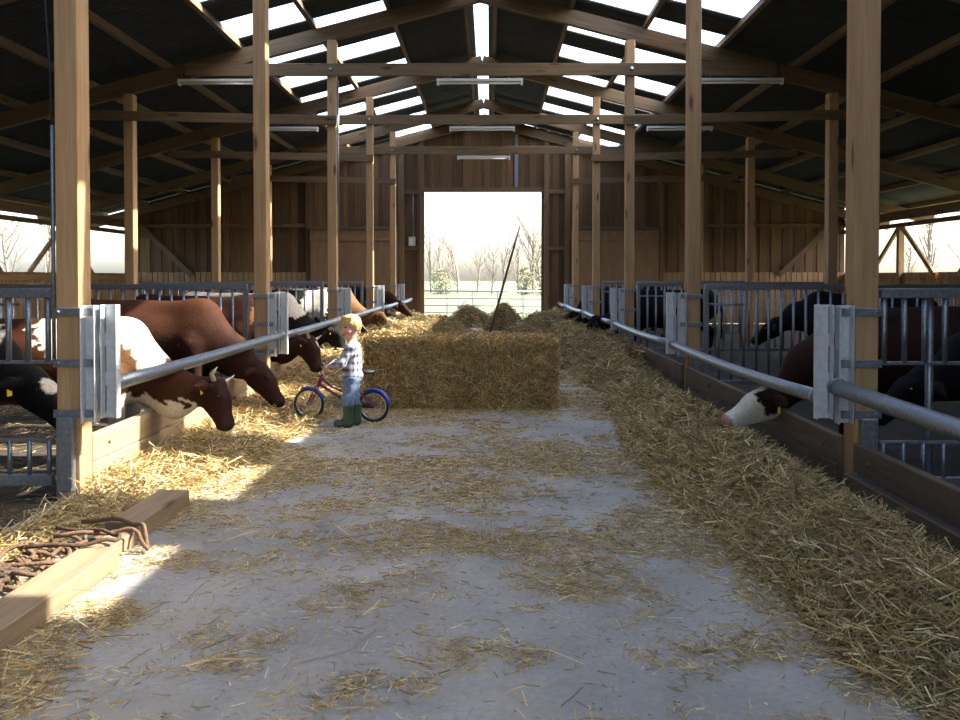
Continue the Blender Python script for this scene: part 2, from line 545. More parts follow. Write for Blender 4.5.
# field outside
quad_slab('ground', -260, 260, -60, 420, -0.4, -0.13, 'grass', kind='structure')

# ---- roof
roof = thing('ceiling', (0, 0, 0), kind='structure')
for yf in [-4.07, 0.93] + FR + [28.78]:
    for s in (-1, 1):
        x1 = s * 13.3
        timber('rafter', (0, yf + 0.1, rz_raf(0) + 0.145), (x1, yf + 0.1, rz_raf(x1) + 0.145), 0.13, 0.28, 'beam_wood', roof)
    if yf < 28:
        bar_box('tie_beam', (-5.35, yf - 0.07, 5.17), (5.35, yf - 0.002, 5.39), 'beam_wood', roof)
        for s in (-1, 1) if yf > 11 else ():
            timber('outer_tie', (s * 2.6, yf - 0.04, 4.36), (s * 7.5, yf - 0.04, 4.48), 0.06, 0.17, 'beam_wood', roof)
for s in (-1, 1):                                       # eave plates along both sides
    bar_box('eave_plate', (s * XW - 0.07, Y0, 2.95), (s * XW + 0.07, YW, 3.07), 'beam_wood', roof)
    bar_box('fascia', (s * XW - 0.02, Y0, 3.16), (s * XW + 0.02, YW, 3.42), 'beam_wood', roof)
PUR = [0.30, 1.68, 3.03, 4.40, 5.76, 7.12, 8.48, 9.84, 11.2, 12.6]
bays = [(-4.3, 0.93), (0.93, 5.93)] + [(FR[i], FR[i + 1]) for i in range(4)] + [(FR[4], 29.1)]
for s in (-1, 1):
    for x in PUR:
        for (a, b) in bays:
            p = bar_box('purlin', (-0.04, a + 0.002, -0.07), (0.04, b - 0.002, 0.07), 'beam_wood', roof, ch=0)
            m = T(s * x, (a + b) / 2, rz_raf(x) + 0.36) @ Matrix.Rotation(s * math.atan(RS), 4, 'Y') @ Rz(PI / 2)
            p.matrix_basis = m
SHT = {}
def corrugated(l, w, waves=6):
    key = (round(l, 3), round(w, 3))
    if key not in SHT:
        n = waves * 6; V = []; F = []
        for i in range(n + 1):
            y = -w / 2 + w * i / n; z = 0.022 * math.cos(2 * PI * waves * i / n)
            V += [(-l / 2, y, z), (l / 2, y, z)]
        F = [(2 * i, 2 * i + 1, 2 * i + 3, 2 * i + 2) for i in range(n)]
        SHT[key] = mesh_mixed('sheet', V, F)
    return SHT[key]

SW = 1.04
def sheet(name, s, xa, xb, yc, mat, lift=0.0, w=SW):
    k = math.sqrt(1 + RS * RS)
    l = (xb - xa) * k
    xm = (xa + xb) / 2
    m = T(s * xm, yc, rz_roof(xm) + lift) @ Matrix.Rotation(s * math.atan(RS), 4, 'Y')
    return obj(name, corrugated(l, w), mat, roof, m)

for s in (-1, 1):
    ph = {-1: 15.39, 1: 14.215}[s]
    for c in range(-19, 16):
        yc = ph + c * SW
        if yc < Y0 - 0.6 or yc > 29.4: continue
        near = s > 0 and yc < 12.6                      # unseen rows swapped to place the sun patches on the floor
        if near: yc += 0.06
        sheet('roof_sheet', s, 0.15, 1.74, yc, 'sheet', 0.012)
        for band, (xa, xb) in enumerate(((1.70, 3.07), (3.03, 4.44))):
            on = ((c + band + near) % 2 == 1)
            sheet('skylight_sheet' if on else 'roof_sheet', s, xa, xb, yc, 'skylight' if on else 'sheet', -0.002 * band)
        sheet('roof_sheet', s, 4.40, 13.5, yc, 'sheet', -0.006)  # overhang lengthened to cut sky light through the side openings
for i in range(33):                                     # ridge light
    y = Y0 + 0.5 + i * 1.02
    me = SHT.get('ridge')
    if me is None:
        V = []; 
        for yy in (-0.505, 0.505):
            for a in np.linspace(-1, 1, 9):
                V.append((0.2 * a, yy, 0.07 * (1 - a * a)))
        me = SHT['ridge'] = mesh_mixed('ridge', V, [(j, j + 1, j + 10, j + 9) for j in range(8)])
    obj('ridge_light', me, 'skylight', roof, T(0, y, 6.99))

# ---- back wall
wb = thing('wall_back', (0, YW, 0), kind='structure')
def plank(parent, x0, x1, z0, zt0, zt1, y, th, mat, name='plank'):
    """upright board; its head is cut to the roof line (zt0 at x0, zt1 at x1)"""
    w = x1 - x0; c = (x0 + x1) / 2
    h0, h1 = zt0 - z0, zt1 - z0
    # local X = up, so the grain runs with the board
    V = []
    for yy in (-th / 2, th / 2):
        V += [(0, -w / 2, yy), (h0, -w / 2, yy), (h1, w / 2, yy), (0, w / 2, yy)]
    F = [(0, 1, 2, 3), (7, 6, 5, 4), (0, 4, 5, 1), (1, 5, 6, 2), (2, 6, 7, 3), (3, 7, 4, 0)]
    me = mesh_mixed('plank', V, F, smooth=False)
    m = Matrix(((0, 1, 0, c), (0, 0, 1, y), (1, 0, 0, z0), (0, 0, 0, 1)))
    return obj(name, me, mat, parent, m)

def wall_top(x): return rz_roof(x) - 0.06
x = -XW; k = 0
while x < XW - 0.01:
    w = 0.19
    x1 = min(x + w, XW)
    if x < 0 < x1: x1 = 0.0
    xm = (x + x1) / 2
    y = YW + (0.0 if k % 2 else 0.022)
    z0 = 0.0
    if abs(xm) < 1.98: z0 = 4.36
    plank(wb, x - 0.012, x1 + 0.012, z0, wall_top(x), wall_top(x1), y, 0.022, 'wall_wood')
    x = x1; k += 1
for s in (-1, 1):
    for x0 in np.arange(5.86, XW - 0.1, 0.178):         # pale lower boarding, gaps between the boards
        a, b = sorted((s * x0, s * (x0 + 0.155)))
        plank(wb, a, b, 0.0, 1.69 + 0.01 * math.sin(x0 * 9), 1.69 + 0.01 * math.sin(x0 * 9), YW - 0.11, 0.024, 'low_wood')
    a, b = sorted((s * 5.8, s * XW))
    bar_box('rail', (a, YW - 0.095, 1.2), (b, YW - 0.02, 1.32), 'beam_wood', wb)
    bar_box('rail', (a, YW - 0.095, 3.18), (b, YW - 0.02, 3.3), 'beam_wood', wb)
    bar_box('stud', (s * 2.74 - 0.09, YW - 0.17, 0), (s * 2.74 + 0.09, YW - 0.015, rz_raf(2.74) - 0.02), 'beam_wood', wb)
    bar_box('stud', (s * 2.06 - 0.08, YW - 0.14, 0), (s * 2.06 + 0.08, YW - 0.015, 6.0), 'beam_wood', wb)
    bar_box('stud', (s * 5.84 - 0.07, YW - 0.16, 0), (s * 5.84 + 0.07, YW - 0.12 + 0.1, rz_raf(5.84) - 0.02), 'wall_wood', wb)
    bar_box('stud', (s * 8.9 - 0.06, YW - 0.09, 1.7), (s * 8.9 + 0.06, YW - 0.015, rz_raf(8.9) - 0.02), 'wall_wood', wb)
    a, b = sorted((s * 2.14, s * 2.66))
    bar_box('rail', (a, YW - 0.1, 4.28), (b, YW - 0.02, 4.42), 'beam_wood', wb)
    bar_box('rail', (a, YW - 0.1, 2.42), (b, YW - 0.02, 2.54), 'beam_wood', wb)
    timber('diagonal_brace', (s * 11.6, YW - 0.2, 3.45), (s * 9.7, YW - 0.2, 1.6), 0.06, 0.16, 'kerb_dark', wb)
bar_box('lintel', (-2.0, YW - 0.12, 4.34), (2.0, YW - 0.015, 4.5), 'beam_wood', wb)
bar_box('stud', (1.0, YW - 0.05, 4.52), (1.12, YW - 0.015, rz_raf(1.1)), 'galv', wb)

# ---- big plywood sliding doors beside the opening
for n, s in ((1, -1), (2, 1)):
    d = thing('door_%d' % n, (s * 4.3, YW - 0.2, 0), kind='structure')
    for j in range(3):
        a = 2.86 + j * 0.965
        x0, x1 = sorted((s * a, s * (a + 0.955)))
        bar_box('panel', (x0, YW - 0.215, 0.05), (x1, YW - 0.19, 3.08), 'ply_wood', d)
    x0, x1 = sorted((s * 2.86, s * 5.76))
    bar_box('batten', (x0, YW - 0.24, 2.72), (x1, YW - 0.216, 2.82), 'ply_wood', d)
    bar_box('door_track', (x0 - 0.05, YW - 0.26, 3.1), (x1 + 0.05, YW - 0.18, 3.2), 'kerb_dark', d)

# ---- unseen gable wall added behind the camera to dim the roof; doorway sized likewise
wf = thing('wall_unseen_front', (0, Y0, 0), kind='structure')
x = -XW; k = 0
while x < XW - 0.01:
    x1 = min(x + 0.4, XW)
    if x < 0 < x1: x1 = 0.0
    plank(wf, x - 0.012, x1 + 0.012, 3.5 if abs((x + x1) / 2) < 2.6 else 0.0, wall_top(x), wall_top(x1), Y0 + (0 if k % 2 else 0.022), 0.022, 'wall_wood')
    x = x1; k += 1
bar_box('lintel', (-2.7, Y0 + 0.04, 3.44), (2.7, Y0 + 0.14, 3.6), 'beam_wood', wf)

# ---- side walls: low boarding, open above where in view
for s, nm in ((-1, 'wall_left'), (1, 'wall_right')):
    w = thing(nm, (s * XW, 12, 0), kind='structure')
    me = box_mesh(1.66, 0.135, 0.024, 0)
    for y in np.arange(18.0, YW - 0.05, 0.15):
        m = Matrix(((0, 0, 1, s * XW), (0, 1, 0, y), (-1, 0, 0, 0.83), (0, 0, 0, 1)))
        obj('board', me, 'low_wood', w, m)
    V, F = [], []
    for y in np.arange(Y0, 17.9, 0.137):  # unseen near stretch, carried up to the eave to cut side light
        b = len(V)
        for xx in (-0.012, 0.012):
            V += [(s * XW + xx, y - 0.067, 0), (s * XW + xx, y + 0.067, 0), (s * XW + xx, y + 0.067, 3.2), (s * XW + xx, y - 0.067, 3.2)]
        F += [tuple(b + i for i in f) for f in ((0, 1, 2, 3), (7, 6, 5, 4), (0, 4, 5, 1), (1, 5, 6, 2), (2, 6, 7, 3), (3, 7, 4, 0))]
    obj('boarding', mesh_mixed('boarding', V, F, False), 'low_wood', w, kind='stuff')
    bar_box('rail', (s * XW + 0.02, Y0, 1.45), (s * XW + 0.09, YW, 1.58), 'low_wood', w)
    bar_box('rail', (s * XW + 0.02, Y0, 0.3), (s * XW + 0.09, YW, 0.42), 'low_wood', w)
    for yf in (4.75, 9.75, 14.75, 19.75, 24.75):
        bar_box('stud', (s * XW - 0.18, yf, 0), (s * XW - 0.02, yf + 0.16, 2.95), 'post_wood', w)
        for d in (-1, 1):
            timber('diagonal_brace', (s * XW - 0.1, yf + 0.08 + d * 0.12, 2.92), (s * XW - 0.1, yf + 0.08 + d * 1.9, 1.60), 0.07, 0.13, 'post_wood', w)

# ================================================================== TIMBER POSTS, BRACKETS, RAILS
ORD = ['nearest', 'second', 'third', 'fourth', 'farthest']
SIDE = {-1: 'left', 1: 'right'}
for i, yf in enumerate(FR):
    for s in (-1, 1):
        XP = 2.70 if s < 0 else 2.735
        lab = ('thick pale timber post standing %s the camera beside the %s feed rail' % ('nearest', SIDE[s]) if i == 0 else
               'farthest timber post of the row along the %s feed rail' % SIDE[s] if i == 4 else
               '%s timber post from the camera along the %s feed rail' % (ORD[i], SIDE[s]))
        t = thing('timber_post', (s * XP, yf + PD / 2, 0), lab, 'post', 'aisle posts carrying the roof')
        bar_box('shaft', (s * XP - PW / 2, yf, 0), (s * XP + PW / 2, yf + PD, rz_raf(XP) + 0.0), 'post_wood', t, ch=0.008)
        if i >= 1:
            tube('bolt', [(s * XP, yf - 0.072, 5.28), (s * XP, yf - 0.095, 5.28)], 0.035, 'galv', t, n=8)
        if i == 0 and s < 0:
            tube('conduit', [(-XP - 0.11, yf + 0.03, 0.9), (-XP - 0.11, yf + 0.03, 2.55)], 0.014, 'galv', t)
            tube('cable', [(-XP - 0.11, yf + 0.03, 2.55), (-XP - 0.125, yf + 0.03, 3.0), (-XP - 0.17, yf + 0.04, 3.6), (-XP - 0.18, yf + 0.04, 4.3)], 0.008, 'cable', t, n=5)
        if i == 2 and s < 0:
            tube('conduit', [(-XP + 0.11, yf + 0.04, 2.3), (-XP + 0.11, yf + 0.04, 5.1)], 0.018, 'galv', t)
        # galvanised bracket strapped to the post
        b = thing('rail_bracket', (s * (XP - 0.2), yf, 0.54),
                  'galvanised channel bracket strapped to the %s timber post on the %s' % (ORD[i], SIDE[s]), 'bracket', 'rail brackets on the aisle posts')
        for zc in (1.275, 0.925, 0.58):
            x0, x1 = sorted((s * (XP + 0.10), s * (XP - 0.17)))
            bar_box('strap', (x0, yf - 0.012, zc - 0.027), (x1, yf - 0.002, zc + 0.027), 'galv', b, ch=0.002)
            tube('bolt', [(s * (XP + 0.06), yf - 0.012, zc), (s * (XP + 0.06), yf - 0.026, zc)], 0.012, 'galv', b, n=6)
        def channel(name, xa, xb, ya, yb, z0, z1, mat):
            # U-shaped steel section, open towards the aisle
            x0, x1 = sorted((s * xa, s * xb)); th = 0.008
            o = bar_box(name, (x0, ya, z0), (x1, ya + th, z1), mat, b, ch=0.002)
            e0 = bar_box('flange', (x0, ya - yb, z0), (x0 + th, ya, z1), mat, o, ch=0.002)
            e1 = bar_box('flange', (x1 - th, ya - yb, z0), (x1, ya, z1), mat, o, ch=0.002)
        channel('channel', XP - 0.105, XP - 0.205, yf + 0.02, 0.075, 0.52, 1.32, 'galv_white')
        channel('channel', XP - 0.235, XP - 0.345, yf + 0.03, 0.065, 0.55, 1.325, 'galv_white')
        for zc in (0.68, 0.95, 1.22):
            x0, x1 = sorted((s * (XP - 0.19), s * (XP - 0.25)))
            bar_box('web_plate', (x0, yf + 0.02, zc - 0.09), (x1, yf + 0.03, zc + 0.09), 'galv', b, ch=0.002)
        x0, x1 = sorted((s * (XP + 0.055), s * (XP - 0.055)))
        if i < 3:
            bar_box('foot_channel', (x0, yf - 0.07, 0.0), (x1, yf - 0.012, 0.56), 'galv', b, ch=0.006)
    # outer posts
for i in (2, 3, 4):
    for s in (-1, 1):
        yf = FR[i]
        bar_box('stall_post', (s * 6.42 - 0.085, yf, -0.02), (s * 6.42 + 0.085, yf + 0.2, rz_raf(6.42)), 'post_wood', None, ch=0.008,
                label='%s slim dark roof post standing inside the %s cattle stall' % (['', '', 'nearest', 'middle', 'farthest'][i], SIDE[s]), cat='post', group='roof posts inside the stalls')

def neck_rail(s, y0, y1, x0, x1, z0, z1, r, lab):
    dip = 0.008 if s < 0 else 0.03
    t = thing('neck_rail', (s * x0, y0, z0), lab, 'rail', 'galvanised neck rails')
    n = 9; q = np.linspace(0, 1, n)
    sag = -dip * 4 * q * (1 - q)
    P = np.stack([s * (x0 + (x1 - x0) * q), y0 + (y1 - y0) * q, z0 + (z1 - z0) * q + sag], 1)
    tube('pipe', P, r, 'galv', t, n=14)
    for k in (0, n - 1):
        e = 0.02 if k == 0 else -0.02
        tube('end_collar', [P[k] + (0, e - 0.018, 0), P[k] + (0, e + 0.018, 0)], r + 0.006, 'galv', t, n=14)
BAY = ['first', 'second', 'third', 'fourth', 'last']
for i in range(5):
    y0 = FR[i] + 0.02; y1 = FR[i + 1] - 0.05 if i < 4 else 28.75
    neck_rail(-1, y0 + 0.03, y1, 2.405, 2.43, 0.78, 0.79, 0.05, 'galvanised neck rail of the %s bay on the left, counted from the camera' % BAY[i])
    neck_rail(1, y0 + 0.06, y1, 2.44, 2.46, 0.69, 0.68, 0.05, 'galvanised neck rail of the %s bay on the right behind the nearest post' % BAY[i] if i == 0 else 'galvanised neck rail of the %s bay on the right, counted from the nearest post' % BAY[i])
neck_rail(1, -1.0, FR[0] - 0.0, 2.55, 2.53, 0.75, 0.77, 0.055, 'thick galvanised neck rail running past the camera at the right edge')

# kerb boards of the feed mangers
def kerb(s, y0, y1, rows, mat, lab, x=2.645):
    t = thing('feed_kerb', (s * x, (y0 + y1) / 2, 0), lab, 'kerb', 'timber feed kerbs')
    for (z0, z1, dx) in rows:
        a, b = sorted((s * (x - 0.03 + dx), s * (x + 0.03 + dx)))
        bar_box('plank', (a, y0, z0), (b, y1, z1), mat, t, ch=0.006)
        for yb in (y0 + 0.25, y1 - 0.25):
            tube('bolt', [(s * (x - 0.03 + dx), yb, (z0 + z1) / 2), (s * (x - 0.042 + dx), yb, (z0 + z1) / 2)], 0.013, 'kerb_dark', t, n=6)
for i in range(5):
    y0 = FR[i] + PD + 0.005; y1 = FR[i + 1] - 0.075 if i < 4 else 28.8
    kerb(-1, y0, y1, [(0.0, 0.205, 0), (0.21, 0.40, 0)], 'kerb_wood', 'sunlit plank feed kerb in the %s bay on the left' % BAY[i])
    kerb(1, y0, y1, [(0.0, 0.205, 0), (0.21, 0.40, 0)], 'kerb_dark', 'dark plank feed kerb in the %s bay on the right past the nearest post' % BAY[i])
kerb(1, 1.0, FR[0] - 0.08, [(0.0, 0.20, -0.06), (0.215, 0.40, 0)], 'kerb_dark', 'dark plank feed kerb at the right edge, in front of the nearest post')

# ---- cross fences between the pens
def cross_fence(s, yf, lab, x0=2.88, x1=6.25):
    t = thing('pen_fence', (s * (x0 + x1) / 2, yf, -0.02), lab, 'fence', 'galvanised pen fences')
    a, b = sorted((s * x0, s * x1))
    bar_box('top_rail', (a, yf + 0.03, 1.36), (b, yf + 0.09, 1.43), 'galv', t)
    bar_box('bottom_rail', (a, yf + 0.035, 0.17), (b, yf + 0.085, 0.22), 'galv', t)
    bar_box('middle_rail', (a, yf + 0.045, 1.16), (a + 0.5, yf + 0.075, 1.19), 'galv', t)
    for k in range(int((x1 - x0) / 0.155) + 1):
        bar_z('bar', s * (x0 + 0.03 + k * 0.155), yf + 0.06, 0.2, 1.38, 0.017, 'galv', t)
    for xx in (x0 + 0.02, x1 - 0.02):
        bar_box('fence_post', (s * xx - 0.03, yf + 0.03, -0.02), (s * xx + 0.03, yf + 0.09, 1.37), 'galv', t)
for i in (1, 2, 3):
    for s in (-1, 1):
        cross_fence(s, FR[i], 'galvanised barred pen fence beside the %s timber post on the %s' % (ORD[i], SIDE[s]))

def head_fence(s, yf, lab):
    """fence with a gap at head height: barred top panel, barred low panel"""
    x0, x1 = 2.83, 4.6
    t = thing('head_gap_fence', (s * (x0 + x1) / 2, yf, -0.02), lab, 'fence', 'head gap fences beside the nearest posts')
    a, b = sorted((s * x0, s * x1))
    bar_box('top_rail', (a, yf - 0.03, 1.37), (b, yf + 0.03, 1.435), 'galv', t)
    bar_box('gap_rail', (a, yf - 0.012, 0.915), (b, yf + 0.012, 0.94), 'galv', t)
    bar_box('low_top_rail', (a, yf - 0.012, 0.375), (b, yf + 0.012, 0.40), 'galv', t)
    bar_box('low_rail', (a, yf - 0.025, 0.075), (b, yf + 0.025, 0.15), 'galv', t)
    for k in range(12):
        xx = s * (x0 + 0.03 + k * 0.137)
        bar_z('bar', xx, yf, 0.93, 1.38, 0.02, 'galv', t)
        bar_z('bar', xx, yf, 0.13, 0.385, 0.016, 'galv', t)
    for xx in (x0 + 0.36, x1 - 0.03):
        if s > 0 or xx > 4:
            bar_z('upright', s * xx, yf + 0.045, -0.02, 1.4, 0.028, 'galv', t)
head_fence(-1, FR[0] + 0.05, 'galvanised fence with a head gap at the left edge beside the nearest post')
head_fence(1, FR[0] + 0.02, 'galvanised fence with a head gap at the right edge beside the nearest post')

# ---- fluorescent lamps (switched off)
def lamp(x, y, lab):
    t = thing('strip_lamp', (x, y, 5.02), lab, 'lamp', 'unlit strip lamps under the tie beams')
    bar_box('housing', (x - 0.78, y - 0.06, 5.06), (x + 0.78, y + 0.06, 5.11), 'lamp_white', t)
    tube('lamp_tube', [(x - 0.74, y, 5.035), (x + 0.74, y, 5.035)], 0.02, 'lamp_tube', t, n=10)
    for e in (-0.76, 0.76):
        bar_box('end_cap', (x + e - 0.02, y - 0.05, 5.0), (x + e + 0.02, y + 0.05, 5.075), 'lamp_white', t)
        tube('hanger', [(x + e * 0.7, y, 5.1), (x + e * 0.7, y, 5.18)], 0.006, 'galv', t, n=5)
for i in (2, 3, 4):
    for x, w in ((-4.7, 'left of the left posts'), (0.0, 'over the middle of the aisle'), (4.7, 'right of the right posts')):
        lamp(x, FR[i] - 0.035, 'unlit strip lamp %s under the %s tie beam' % (w, ['', '', 'nearest', 'middle', 'farthest'][i]))

# ---- field gate in the far doorway
g = thing('field_gate', (0, YW + 0.25, 0), 'galvanised tubular field gate closing the far doorway', 'gate')
for z in (1.07, 0.82, 0.58, 0.34, 0.1):
    tube('rail', [(-2.05, YW + 0.25, z), (2.15, YW + 0.25, z - 0.03)], 0.024 if z > 1 else 0.016, 'galv', g)
for xx in (-2.05, -1.25, -0.4, 0.45, 1.3, 2.15):
    bar_z('upright', xx, YW + 0.25, 0.0, 1.07, 0.016, 'galv', g)
tube('brace', [(-1.25, YW + 0.25, 0.1), (-0.4, YW + 0.25, 0.95)], 0.014, 'galv', g)
# switch box on the back wall
sb = thing('switch_box', (-2.4, YW - 0.1, 2.5), 'small grey electric switch box on the back wall left of the doorway', 'switch box')
bar_box('box', (-2.5, YW - 0.2, 2.56), (-2.28, YW - 0.105, 2.86), 'box_grey', sb)
bar_box('cover', (-2.47, YW - 0.215, 2.6), (-2.36, YW - 0.2, 2.8), 'lamp_white', sb)
tube('conduit', [(-2.35, YW - 0.12, 2.86), (-2.35, YW - 0.12, 4.27)], 0.015, 'galv', sb, n=6)

# ================================================================== STRAW AND HAY
def sstep(a, b, x):
    t = np.clip((x - a) / (b - a), 0, 1); return t * t * (3 - 2 * t)

RE_Y = [0, 2.6, 3.0, 3.5, 4.07, 4.65, 5.65, 6.8, 8.9, 11.2, 13.5, 17, 20, 24, 28.5]
RE_X = [2.1, 1.85, 1.70, 1.56, 1.62, 1.52, 1.46, 1.36, 1.50, 1.60, 1.45, 1.25, 1.1, 1.1, 1.4]
def h_right(X, Y):
    xe = np.interp(Y, RE_Y, RE_X) + 0.22 * (fbm(X, Y, 0.6, 3) - 0.5)
    top = 0.15 + 0.12 * sstep(11, 16, Y) + 0.12 * fbm(X, Y, 0.9, 5)
    h = top * sstep(0, 0.6, X - xe) * (0.35 + 1.3 * fbm(X, Y, 0.42, 8)) + 0.08 * (fbm(X, Y, 0.16, 9) - 0.4) * sstep(0, 0.2, X - xe)
    h = h * (1 - 0.85 * sstep(2.08, 2.5, X) * sstep(15.0, 11.0, Y))
    return np.where(X > xe, np.maximum(h, 0.001), -0.02)
LE_Y = [0, 3.0, 4.5, 5.2, 6.0, 7.0, 8.0, 9.0, 10.5, 12, 14, 18, 22, 26, 28.5]
LE_X = [2.4, 2.15, 2.3, 2.15, 1.95, 1.75, 1.65, 1.6, 1.55, 1.4, 1.05, 0.9, 1.0, 1.3, 1.6]
def h_left(X, Y):
    A = -X
    xe = np.interp(Y, LE_Y, LE_X) + 0.25 * (fbm(X, Y, 0.6, 13) - 0.5)
    top = 0.05 + 0.06 * fbm(X, Y, 0.8, 15) + 0.26 * sstep(10.5, 14, Y)
    h = top * sstep(0, 0.8, A - xe) * (0.5 + fbm(X, Y, 0.5, 18)) + 0.04 * (fbm(X, Y, 0.16, 19) - 0.4) * sstep(0, 0.2, A - xe)
    h = np.where(Y < 6, h * 0.5, h)
    return np.where(A > xe, np.maximum(h, 0.001), -0.02)

def bed(hf, x0, x1, y0, y1, step, mat):
    xs = np.arange(x0, x1 + 1e-6, step); ys = np.concatenate([np.arange(y0, 12, step), np.arange(12, y1, step * 2)])
    X, Y = np.meshgrid(xs, ys, indexing='ij'); Z = hf(X, Y)
    V = np.stack([X, Y, Z], -1).reshape(-1, 3); a, b = X.shape
    i = (np.arange(a - 1)[:, None] * b + np.arange(b - 1)[None]).ravel()
    F = np.stack([i, i + b, i + b + 1, i + 1], 1)
    zz = Z.ravel()
    keep = (zz[F] > -0.015).any(axis=1)
    V[:, 2] = np.maximum(V[:, 2], -0.004)
    return mesh_np('bed', V, F[keep], smooth=True)

def scatter(hf, x0, x1, n_near, dens_fall, y0, y1):
    """random points on a bed; more of them close to the camera"""
    u = rng.random(n_near)
    Y = y0 * (y1 / y0) ** (u ** dens_fall)
    X = x0 + (x1 - x0) * rng.random(n_near)
    h = hf(X, Y)
    k = h > 0
    return X[k], Y[k], h[k]

def lay(X, Y, Z, lmin, lmax, lift, tilt, wid, dark=0.0):
    N = len(X)
    a = rng.random(N) * 2 * PI
    D = np.stack([np.cos(a), np.sin(a), rng.normal(size=N) * tilt], 1)
    L = lmin + (lmax - lmin) * rng.random(N) ** 2
    dist = np.clip(Y / 6.0, 0.7, 3.0)
    W = wid * (0.6 + 0.8 * rng.random(N)) * dist ** 0.6
    P = np.stack([X, Y, Z + lift * rng.random(N) + 0.003], 1)
    return strands(P, D, L, W, 0.35, straw_cols(N, dark))

def stack(parts):
    V, F, C, o = [], [], [], 0
    for v, f, c in parts:
        V.append(v); F.append(f + o); C.append(c); o += len(v)
    return np.concatenate(V), np.concatenate(F), np.concatenate(C)

def straw_thing(name, hf, x0, x1, y0, y1, n, lab, dark=0.0):
    t = thing(name, ((x0 + x1) / 2, (y0 + y1) / 2, 0), lab, 'straw', kind='stuff')
    obj('bedding', bed(hf, x0, x1, y0, y1, 0.035, 'straw_base'), 'straw_base', t, kind='stuff')
    X, Y, Z = scatter(hf, x0, x1, n, 0.85, max(y0, 2.2), y1)
    V, F, C = lay(X, Y, Z, 0.05, 0.28, 0.06, 0.5, 0.0056, dark)
    obj('loose_stalks', mesh_np('stalks', V, F, False, C), 'straw', t, kind='stuff')
    return t
straw_thing('straw_windrow', h_right, 1.0, 2.60, 2.0, 28.7, 80000, 'deep windrow of loose straw heaped along the right feed kerb', 0.12)
straw_thing('straw_strip', h_left, -2.60, -0.8, 2.8, 28.7, 42000, 'thin sunlit layer of straw strewn along the left feed kerb')

# loose litter over the open concrete
N = 420000
u = rng.random(N); Y = 2.3 * (26 / 2.3) ** (u ** 0.9); X = -2.5 + 4.9 * rng.random(N)
dn = fbm(X * 0.7, Y, 0.36, 31) * 0.6 + vnoise(X * 0.5, Y, 0.9, 35) * 0.25 + vnoise(X, Y, 0.09, 38) * 0.15
xe = np.interp(Y, RE_Y, RE_X)
lane = 0.09 * np.exp(-((X + 0.1) / 1.1) ** 2) * sstep(2.5, 4.0, Y) + 0.13 * sstep(0.5, 0.0, xe - X) + 0.10 * sstep(-1.0, -1.8, X)
p = sstep(0.44, 0.74, dn + lane) * 0.8 + 0.035
k = (rng.random(N) < p) & (h_right(X, Y) < 0.01)
X, Y = X[k], Y[k]
V, F, C = lay(X, Y, np.zeros(len(X)) + 0.001, 0.012, 0.095, 0.014, 0.14, 0.0042)
parts = [(V, F, C)]
n2 = 260                                               # a few long pale stalks
X = -2.2 + 4 * rng.random(n2); Y = 2.5 + 7 * rng.random(n2)
parts.append(lay(X, Y, np.zeros(n2) + 0.003, 0.15, 0.36, 0.006, 0.03, 0.006))
n2 = 900                                               # more beside the floor timber
X = -1.72 + 0.30 * rng.random(n2) ** 1.5; Y = 2.7 + 1.3 * rng.random(n2)
parts.append(lay(X, Y, np.zeros(n2) + 0.003, 0.03, 0.26, 0.02, 0.12, 0.005))
V, F, C = stack(parts)
obj('straw_litter', mesh_np('litter', V, F, False, C), 'straw', None, label='loose straw litter scattered over the grey concrete aisle', cat='straw', kind='stuff')
X = -2.75 - 3.2 * rng.random(5000); Y = 4.2 + 9 * rng.random(5000)
V, F, C = lay(X, Y, np.zeros(5000) - 0.015, 0.05, 0.25, 0.02, 0.1, 0.006, 0.35)
obj('stall_straw', mesh_np('litter', V - np.array([0, 0, 0.012]), F, False, C), 'straw', None, label='trampled straw lying in the dark left stall', cat='straw', kind='stuff')

# ---- heaps
def heap(cx, cy, rx, ry, hh, lab, n, seed, dark=0.25):
    t = thing('hay_heap', (cx, cy, 0), lab, 'hay', 'hay heaps in the far part of the aisle')
    A = np.linspace(0, 2 * PI, 37)[:-1]; R = np.linspace(0, 1, 12)
    def H(rr, aa):
        return hh * (1 - rr ** 2) ** 1.3 * (0.75 + 0.5 * fbm(rr * np.cos(aa) + seed, rr * np.sin(aa), 0.5, seed)) 
    V = [(0, 0, H(0 * A[:1], A[:1])[0])]
    for r in R[1:]:
        rr = r * (1 + 0.15 * np.sin(3 * A + seed) + 0.08 * np.sin(7 * A + 2 * seed))
        z = H(np.full(36, r), A)
        V += list(zip(rx * rr * np.cos(A), ry * rr * np.sin(A), z))
    F = [(0, 1 + j, 1 + (j + 1) % 36) for j in range(36)]
    for i in range(10):
        for j in range(36):
            a = 1 + i * 36 + j; b = 1 + i * 36 + (j + 1) % 36
            F.append((a, a + 36, b + 36, b))
    obj('mound', mesh_mixed('mound', V, F), 'hay_base', t, T(cx, cy, 0.001))
    r = np.sqrt(rng.random(n)); a = rng.random(n) * 2 * PI
    rr = r * (1 + 0.15 * np.sin(3 * a + seed) + 0.08 * np.sin(7 * a + 2 * seed))
    Vs, Fs, Cs = lay(cx + rx * rr * np.cos(a), cy + ry * rr * np.sin(a), H(r, a), 0.08, 0.35, 0.04, 0.5, 0.006, dark)
    Vs = Vs - np.array([cx, cy, 0])
    obj('loose_stalks', mesh_np('stalks', Vs, Fs, False, Cs), 'straw', t, T(cx, cy, 0), kind='stuff')
heap(-1.25, 22.5, 0.95, 0.9, 0.52, 'low dark hay heap left of the bright floor strip behind the bale', 2500, 1)
heap(-0.45, 26.8, 0.80, 0.6, 0.62, 'hay heap in front of the middle of the far gate', 2000, 2)
